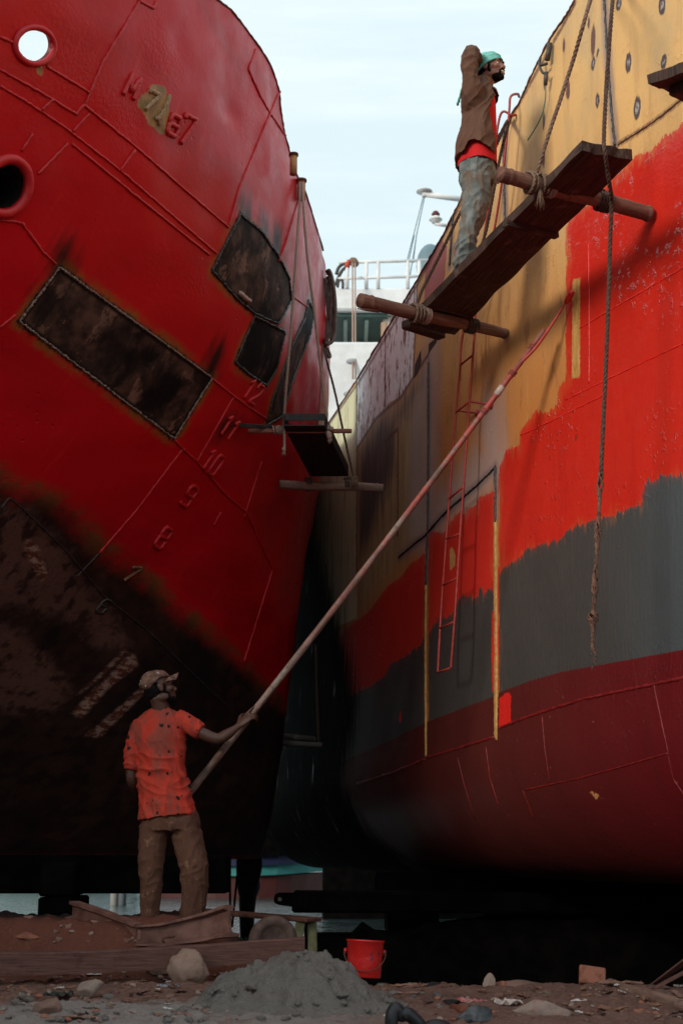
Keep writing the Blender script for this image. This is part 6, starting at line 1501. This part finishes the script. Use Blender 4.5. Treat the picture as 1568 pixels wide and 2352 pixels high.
mb = MB(); mb.beam((-6, 11.2, -.15), (-.86, 11.2, -.15), .5, .28, bev=.01); tag(mb.build('cradle_beam', M_BLK), 'long black cradle beam under the crimson ship', 'cradle')
# cradle under the right-hand ship, with an eye plate
cr = empty('cradle', (1.6, 12.2, -.5), 'black slipway cradle with an eye plate under the repainted ship', 'cradle')
Yc = 12.4; mb = MB(); mb.beam(P3(672, 2070, Yc), Vector((6, Yc, P3(672, 2070, Yc).z-.02)), .5, .17, bev=.02); mb.build('sledge_beam', M_BLK, cr)
n_ = 20; ce = P3(655, 2063, Yc); outer = [(-.085, .0), (-.075, .035), (-.045, .052), (.06, .052), (.20, .045), (.20, -.085), (.06, -.06), (-.045, -.045), (-.078, -.03)]
v = []; f = []
inner = [(-.035+.018*math.cos(2*math.pi*i/9+math.pi), .018*math.sin(-2*math.pi*i/9+math.pi)) for i in range(9)]
for dy in (-.02, .02):
    for (x, z) in outer: v.append(ce+Vector((x, dy-.25, z)))
    for (x, z) in inner: v.append(ce+Vector((x, dy-.25, z)))
for i in range(9):
    j = (i+1) % 9
    f += [(i, j, 9+j, 9+i), (18+i, 27+i, 27+j, 18+j), (i, 18+i, 18+j, j), (9+i, 9+j, 27+j, 27+i)]
mesh_obj('eye_plate', v, f, M_BLK, cr, False)
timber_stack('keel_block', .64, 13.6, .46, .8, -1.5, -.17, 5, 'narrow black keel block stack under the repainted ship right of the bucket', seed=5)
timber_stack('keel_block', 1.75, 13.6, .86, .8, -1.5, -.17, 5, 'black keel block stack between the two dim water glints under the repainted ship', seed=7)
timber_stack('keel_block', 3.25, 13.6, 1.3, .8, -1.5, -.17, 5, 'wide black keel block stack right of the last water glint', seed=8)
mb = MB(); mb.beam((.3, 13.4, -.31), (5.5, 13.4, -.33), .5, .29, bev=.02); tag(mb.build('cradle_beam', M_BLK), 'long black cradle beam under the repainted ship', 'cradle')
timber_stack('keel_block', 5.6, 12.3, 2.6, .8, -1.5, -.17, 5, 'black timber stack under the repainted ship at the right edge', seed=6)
mb = MB(); mb.tube([P3(703, 2105, 12.3), P3(704, 2175, 12.3)], .018, 8); tag(mb.build('mooring_stake', M_BLK), 'thin black stake in the water right of the trestle', 'stake')
# bank of mud and stones at the waterside, coloured in the shade black
v = []; f = []; nx_, ny_ = 90, 14
for j in range(ny_+1):
    for i in range(nx_+1):
        x = -5+9.5*i/nx_; t = j/ny_; y = 11.6+1.6*t; p = Vector((x, y, 0))
        s_ = math.sin(math.pi*t); k_ = float(sstep(-.9, -.2, np.array(x))); z = -1.3+(.26+.40*k_)*s_+.16*max(0, mnoise.fractal(p*2.6, .8, 2, 4))*s_+.12*float(sstep(.2, 1.2, np.array(x)))*s_
        v.append((x, y, z))
for j in range(ny_):
    for i in range(nx_): a = j*(nx_+1)+i; f.append((a, a+1, a+nx_+2, a+nx_+1))
tag(mesh_obj('mud_bank', v, f, M_BLK), kind='structure')
# far shore: moored boats
def bmat(n, c, r=.6): return mat_simple(n, tuple(x*.85 for x in c), c, 3, r, .2, .01)
M_TQ = bmat('turquoise_boat_paint', (.04, .24, .23)); M_MAR = bmat('maroon_boat_paint', (.07, .014, .012)); M_NAVY = bmat('navy_boat_paint', (.016, .02, .07)); M_YEL = bmat('faded_yellow_paint', (.45, .42, .16)); M_SIG = bmat('signal_red_paint', (.60, .015, .03)); M_GRN = bmat('dull_green_paint', (.05, .12, .10)); M_CON = bmat('pale_concrete', (.42, .40, .37)); M_WHT = bmat('white_ship_paint', (.80, .80, .80), .45); M_GRY = bmat('grey_boat_paint', (.16, .18, .20))
def boat(name, x0, x1, y, z0, bands, depth, label, cabin=None, group='boats moored on the far side'):
    root = empty(name, ((x0+x1)/2, y, z0), label, 'boat', group)
    for k_, (za, zb, mt, nm) in enumerate(bands):
        v = []; f = []; n_ = 14; o0 = .0+.05*k_
        for zz in (za, zb):
            for sgn in (0, 1):
                for i in range(n_+1):
                    t = i/n_; bow = 1-abs(2*t-1)**3; sh_ = .25*(abs(2*t-1)**2)*(1 if zz == zb else .6)
                    v.append((x0+(x1-x0)*t+(t-.5)*.6*(zz-z0), y+(depth*(.5-.5*bow*(1+o0)) if sgn == 0 else depth*(.5+.5*bow)), zz+sh_*(1 if k_ else .3)))
        N = n_+1
        for i in range(n_):
            f += [(i, i+1, 2*N+i+1, 2*N+i), (N+i, 3*N+i, 3*N+i+1, N+i+1), (2*N+i, 2*N+i+1, 3*N+i+1, 3*N+i), (i, N+i, N+i+1, i+1)]
        f += [(0, 2*N, 3*N, N), (n_, N+n_, 3*N+n_, 2*N+n_)]
        mesh_obj(nm, v, f, mt, root, False)
    if cabin:
        for (cx, cz, w_, h_, mt, nm) in cabin:
            mb = MB(); mb.box((cx, y+depth*.5, cz), w_, depth*.6, h_, None, .05); mb.build(nm, mt, root)
    return root
yb = 38; sc_y = lambda px, py: P3(px, py, yb)
zA, zB, zC, zD = sc_y(500, 2032).z, sc_y(500, 2012).z, sc_y(500, 1989).z, sc_y(500, 1968).z
boat('wooden_boat', sc_y(300, 2000).x, sc_y(760, 2000).x, yb, WZ, [(WZ-.2, zB, M_MAR, 'bottom'), (zB, zC, M_TQ, 'topside'), (zC, zD, M_NAVY, 'bulwark'), (zD, sc_y(500, 1900).z, M_BLK, 'gap_cover_band')], 5, 'turquoise and navy wooden boat with maroon bottom seen between the hulls',  # black top band added only to close the bright gap
     [(sc_y(545, 0).x, sc_y(545, 1984).z, .55, .35, M_YEL, 'name_board'), (sc_y(546, 0).x, sc_y(545, 1968).z, .7, .25, M_SIG, 'canopy')], None)
y2 = 46; boat('wooden_boat', P3(-300, 2000, y2).x, P3(290, 2000, y2).x, y2, WZ, [(WZ-.2, .1, M_GRN, 'bottom'), (.1, 1.1, M_GRY, 'topside')], 5, 'dull green and grey boat moored far behind the standing man', [(P3(170, 0, y2).x, 1.9, 2.6, 1.8, M_CON, 'cabin')], None)
for x_, mt, lb in ((264, M_CON, 'pale concrete mooring pile left of the standing man'), (282, M_GRY, 'grey mooring pile beside the pale one')):
    p = P3(x_, 2040, 33); mb = MB(); mb.tube([Vector((p.x, 33, WZ-.5)), Vector((p.x, 33, 1.2))], .09, 12); tag(mb.build('mooring_pile', mt), lb, 'pile')
mb = MB()
for k_ in range(26):
    x = -260+k_*22; mb.box((x+rnd.uniform(-5, 5), 420+rnd.uniform(0, 60), 3), rnd.uniform(14, 30), 20, rnd.uniform(8, 20))
tag(mb.build('far_shore', mat_simple('far_grey_shore', (.10, .13, .14), (.16, .19, .2), .05, .9)), kind='structure')
# dark figure standing in the shallows
DP = empty('person', P3(570, 2150, 20.5), 'person in black clothes standing in the shallows between the two ships', 'person')
k = mpp(570, 2050, 20.5); S3 = lambda px, py, Y, a, b: (P3(px, py, Y), a*k, b)
M_DK = mat_simple('black_clothing', (.006, .006, .008), (.012, .012, .016), 5, .9, .3, spec=.15); body = MB(); Y = 20.5
limb(body, [S3(572, 1945, Y, 24, .13), S3(572, 1965, Y, 26, .14), S3(570, 1990, Y, 20, .12), S3(571, 2015, Y, 24, .13), S3(571, 2035, Y, 27, .15), S3(569, 2055, Y, 22, .13)])
limb(body, [S3(565, 2045, Y, 16, .1), S3(563, 2090, Y, 14, .08), S3(563, 2150, Y, 12, .06), S3(563, 2175, Y, 11, .06)]); limb(body, [S3(575, 2045, Y, 17, .1), S3(573, 2090, Y, 13, .08), S3(571, 2150, Y, 12, .06), S3(571, 2175, Y, 11, .06)])
limb(body, [S3(552, 1955, Y, 8, .06), S3(549, 1990, Y, 7, .05), S3(549, 2020, Y-.05, 6, .04), S3(552, 2042, Y-.1, 5, .04)]); limb(body, [S3(592, 1955, Y, 8, .06), S3(596, 1985, Y, 7, .05), S3(592, 2015, Y-.05, 6, .04), S3(588, 2035, Y-.1, 5, .04)])
DM = frame((.1, 1, 0), (0, 0, 1)); head_shapes(body, P3(573, 1918, Y), DM); limb(body, [S3(573, 1928, Y, 8, .06), S3(573, 1945, Y, 11, .07)])
clean(body.build('body', M_DK, DP), .018, .5, 1); MB().ball(P3(573, 1914, Y), .085, .10, .11, sub=3).build('hair', M_HAIR, DP)
for x0_, x1_, lb in ((528, 529, 'thin dark upright pole left of the black-clothed person'), (545, 533, 'thin dark leaning stick between the upright pole and the black-clothed person')):
    mb = MB(); mb.tube([P3(x0_, 1968 if x0_ < 530 else 2010, 18), P3(x1_, 2130, 18)], .014, 6); tag(mb.build('stick', M_BLK), lb, 'stick')
# small staging far down the gap
fs = empty('staging', P3(660, 1700, 15), 'small shadowy plank stage hung deep in the gap between the ships', 'staging')
M_DIM = mat_simple('dim_grey_plank', (.09, .07, .06), (.15, .12, .10), 10, .85, .5)
mb = MB(); mb.beam(P3(650, 1690, 15.2), P3(705, 1697, 15.0), .35, .06, bev=.02); mb.build('board', M_DIM, fs); mb = MB(); mb.tube([P3(636, 1706, 14.9), P3(740, 1712, 14.9)], .03, 10); mb.build('cross_pole', M_DIM, fs)
mb = MB(); rope_into(mb, [P3(724, 1480, 15), P3(727, 1600, 15), P3(731, 1706, 15)], .016); mb.build('rope', M_ROPED, fs)
# white bridge house of a ship further out
bh = empty('bridge_house', P3(850, 900, 27), 'white ship bridge house with railed top and dark green overhang seen between the hulls', 'ship')
Yb = 27.0; q3 = lambda px, py, Y=Yb: P3(px, py, Y)
x0, x1 = q3(766, 700).x, q3(1150, 700).x; zt, zw, zs, zb_ = q3(850, 661).z, q3(850, 712).z, q3(850, 800).z, -1.3
def boxz(mb, xa, xb, ya, yb_, za, zb2, bev=.04): mb.box(((xa+xb)/2, (ya+yb_)/2, (za+zb2)/2), xb-xa, yb_-ya, zb2-za, None, bev); return mb
boxz(MB(), x0, x1, Yb, Yb+5, zw, zt).build('parapet', M_WHT, bh)
xs = q3(880, 760).x
M_SOF = mat_simple('dark_green_soffit', (.035, .075, .070), (.055, .105, .095), 2, .6)
boxz(MB(), q3(735, 760).x, xs+.1, Yb+.15, Yb+5, zw-.08, zw-.002, .0).build('overhang_soffit', M_SOF, bh)
mb = MB()
for (a, b) in (((778, 796), (824, 722)), ((824, 722), (880, 722))): pass
boxz(mb, x0+.2, x0+.28, Yb+.3, Yb+4.6, zw-.13, zw-.085, .005); boxz(mb, q3(838, 740).x, q3(838, 740).x+.08, Yb+.3, Yb+4.6, zw-.13, zw-.085, .005); mb.build('soffit_rib', bmat('pale_green_rib', (.30, .40, .37)), bh)
boxz(MB(), x0-.6, x1, Yb+1.9, Yb+9, 2.4, zw-.081).build('front_wall', M_WHT, bh)
boxz(MB(), xs, xs+.5, Yb+.3, Yb+1.88, zs, zw-.003).build('side_wall', bmat('cream_paint', (.66, .60, .52)), bh)
boxz(MB(), x0-1.0, xs+.02, Yb+1.3, Yb+1.89, zs-.35, zs+.12, .10).build('window_sill_band', bmat('brown_grey_paint', (.18, .16, .16)), bh)
boxz(MB(), q3(742, 900).x, x1, Yb-1.2, Yb+2.1, 2.4, zs-.30).build('lower_house', M_WHT, bh); boxz(MB(), q3(745, 900).x, x1, Yb-1.1, Yb+9, zb_, 2.399).build('hull', M_BLK, bh)
for pts, r in (([(775, 601), (980, 598)], .045), ([(775, 640), (975, 636)], .035)):
    pass
mb = MB(); mb.tube([q3(778, 603), q3(985, 598)], .036, 8); mb.build('handrail', M_WHT, bh)
mb = MB(); mb.tube([q3(775, 640), q3(985, 634)], .035, 8); mb.build('handrail', M_WHT, bh)
for x in (797, 841, 868, 936, 962): mb = MB(); mb.tube([q3(x, 600), q3(x, 662)], .04, 8); mb.build('stanchion', M_WHT, bh)
mb = MB(); mb.tube([q3(797, 603), q3(803, 602)], .06, 8); mb.tube([q3(797, 603), q3(797, 615)], .055, 8); mb.build('painted_corner', bmat('orange_red_paint', (.6, .08, .05)), bh)
M_HOSE = bmat('dark_hose', (.06, .05, .05))
mb = MB(); mb.tube(spline([q3(772, 630), q3(778, 614), q3(790, 606), q3(795, 612), q3(785, 622), q3(776, 640), q3(770, 655)], 6), .035, 6); mb.tube(spline([q3(775, 660), q3(778, 645), q3(784, 641), q3(787, 650), q3(787, 662)], 6), .03, 6); mb.build('coiled_cable', M_HOSE, bh)
MB().ball(q3(813, 603), .10, .09, .10, nz=.3).build('rope_bundle', M_ROPE, bh)
for x in (809, 815): MB().tube([q3(x, 605, Yb-.1), q3(x+1, 870, Yb-1.4)], .018, 5).build('rope', M_ROPEP, bh)
mb = MB(); mb.tube([q3(1062, 458), q3(974, 446)], .06, 10); mb.build('boom', M_WHT, bh)
mb = MB(); mb.tube([q3(974, 452), q3(974, 440)], .05, 8); mb.tube([q3(974, 441), q3(974, 439)], .17, 12); mb.build('boom_cap', M_WHT, bh)
M_STAY = bmat('teal_wire', (.10, .20, .22))
for (a, b) in (((972, 450), (934, 600)), ((975, 450), (956, 540)), ((956, 540), (940, 640)), ((956, 540), (948, 604)), ((951, 540), (938, 600))): MB().tube([q3(*a), q3(*b)], .010, 5).build('stay', M_STAY, bh)
lp = MB(); lp.tube([q3(1000, 497), q3(1000, 492), q3(1000, 486)], [.07, .09, .05], 10); lp.build('lamp', bmat('dark_red_lens', (.10, .02, .02)), bh)
lp = MB(); lp.tube([q3(1000, 512), q3(1000, 506), q3(1000, 505), q3(1000, 500), q3(1000, 498)], [.08, .10, .14, .09, .08], 12); lp.tube([q3(998, 514), q3(1025, 518)], .04, 8); lp.build('lamp_bracket', M_WHT, bh)
MB().ball(q3(988, 612, Yb+1), .30, .30, .50, sub=3).build('life_raft', bmat('grey_blue_canvas', (.16, .24, .28)), bh)
mb = MB(); mb.tube([q3(882, 742), q3(882, 800)], .07, 12); mb.build('vent_pipe', bmat('orange_primer', (.42, .26, .17)), bh)
for (x, y) in ((806, 735 + 95), (800, 905)): MB().ball(q3(x, y, Yb-1.2), .10, .04, .06, sub=2).build('deck_light', bmat('faint_grey', (.35, .36, .38)), bh)
# ------------------------------------------------------------------ unseen shed added behind the photographer to keep low sun off the slip
sh_c = Vector((-10.5, -2.2, -.8)); ax = Vector((.73, -.68, 0)); dp = Vector((-.68, -.73, 0)); Ms = Matrix((ax, dp, Vector((0, 0, 1)))).transposed()
shd = empty('sun_block_shed', sh_c, 'long dark unseen shed added behind the photographer to block the sun', 'sun blocker')
M_SHED = mat_simple('sun_block_cladding', (.06, .04, .035), (.12, .08, .065), 3, .85, .4, .01)
Ls, Ws, Hs, Hr = 15.0, 5.0, 4.9, 1.4
mb = MB(); mb.box(sh_c+dp*(Ws/2)+Vector((0, 0, Hs/2)), Ls, .12, Hs, Ms); mb.build('wall', M_SHED, shd)
mb = MB(); mb.box(sh_c-dp*(Ws/2)+Vector((0, 0, Hs/2)), Ls, .12, Hs, Ms); mb.build('wall', M_SHED, shd)
for sg in (-1, 1): mb = MB(); mb.box(sh_c+ax*(sg*Ls/2)+Vector((0, 0, Hs/2)), .12, Ws-.13, Hs, Ms); mb.build('wall', M_SHED, shd)
v = []
for sg in (-1, 1):
    for (a, z) in ((-Ws/2-.3, Hs+.002), (0, Hs+Hr), (Ws/2+.3, Hs+.002)): v.append(sh_c+ax*(sg*(Ls/2+.3))+dp*a+Vector((0, 0, z)))
mesh_obj('roof', v, [(0, 1, 4, 3), (1, 2, 5, 4), (0, 2, 1), (3, 4, 5), (0, 3, 5, 2)], M_SHED, shd, False)
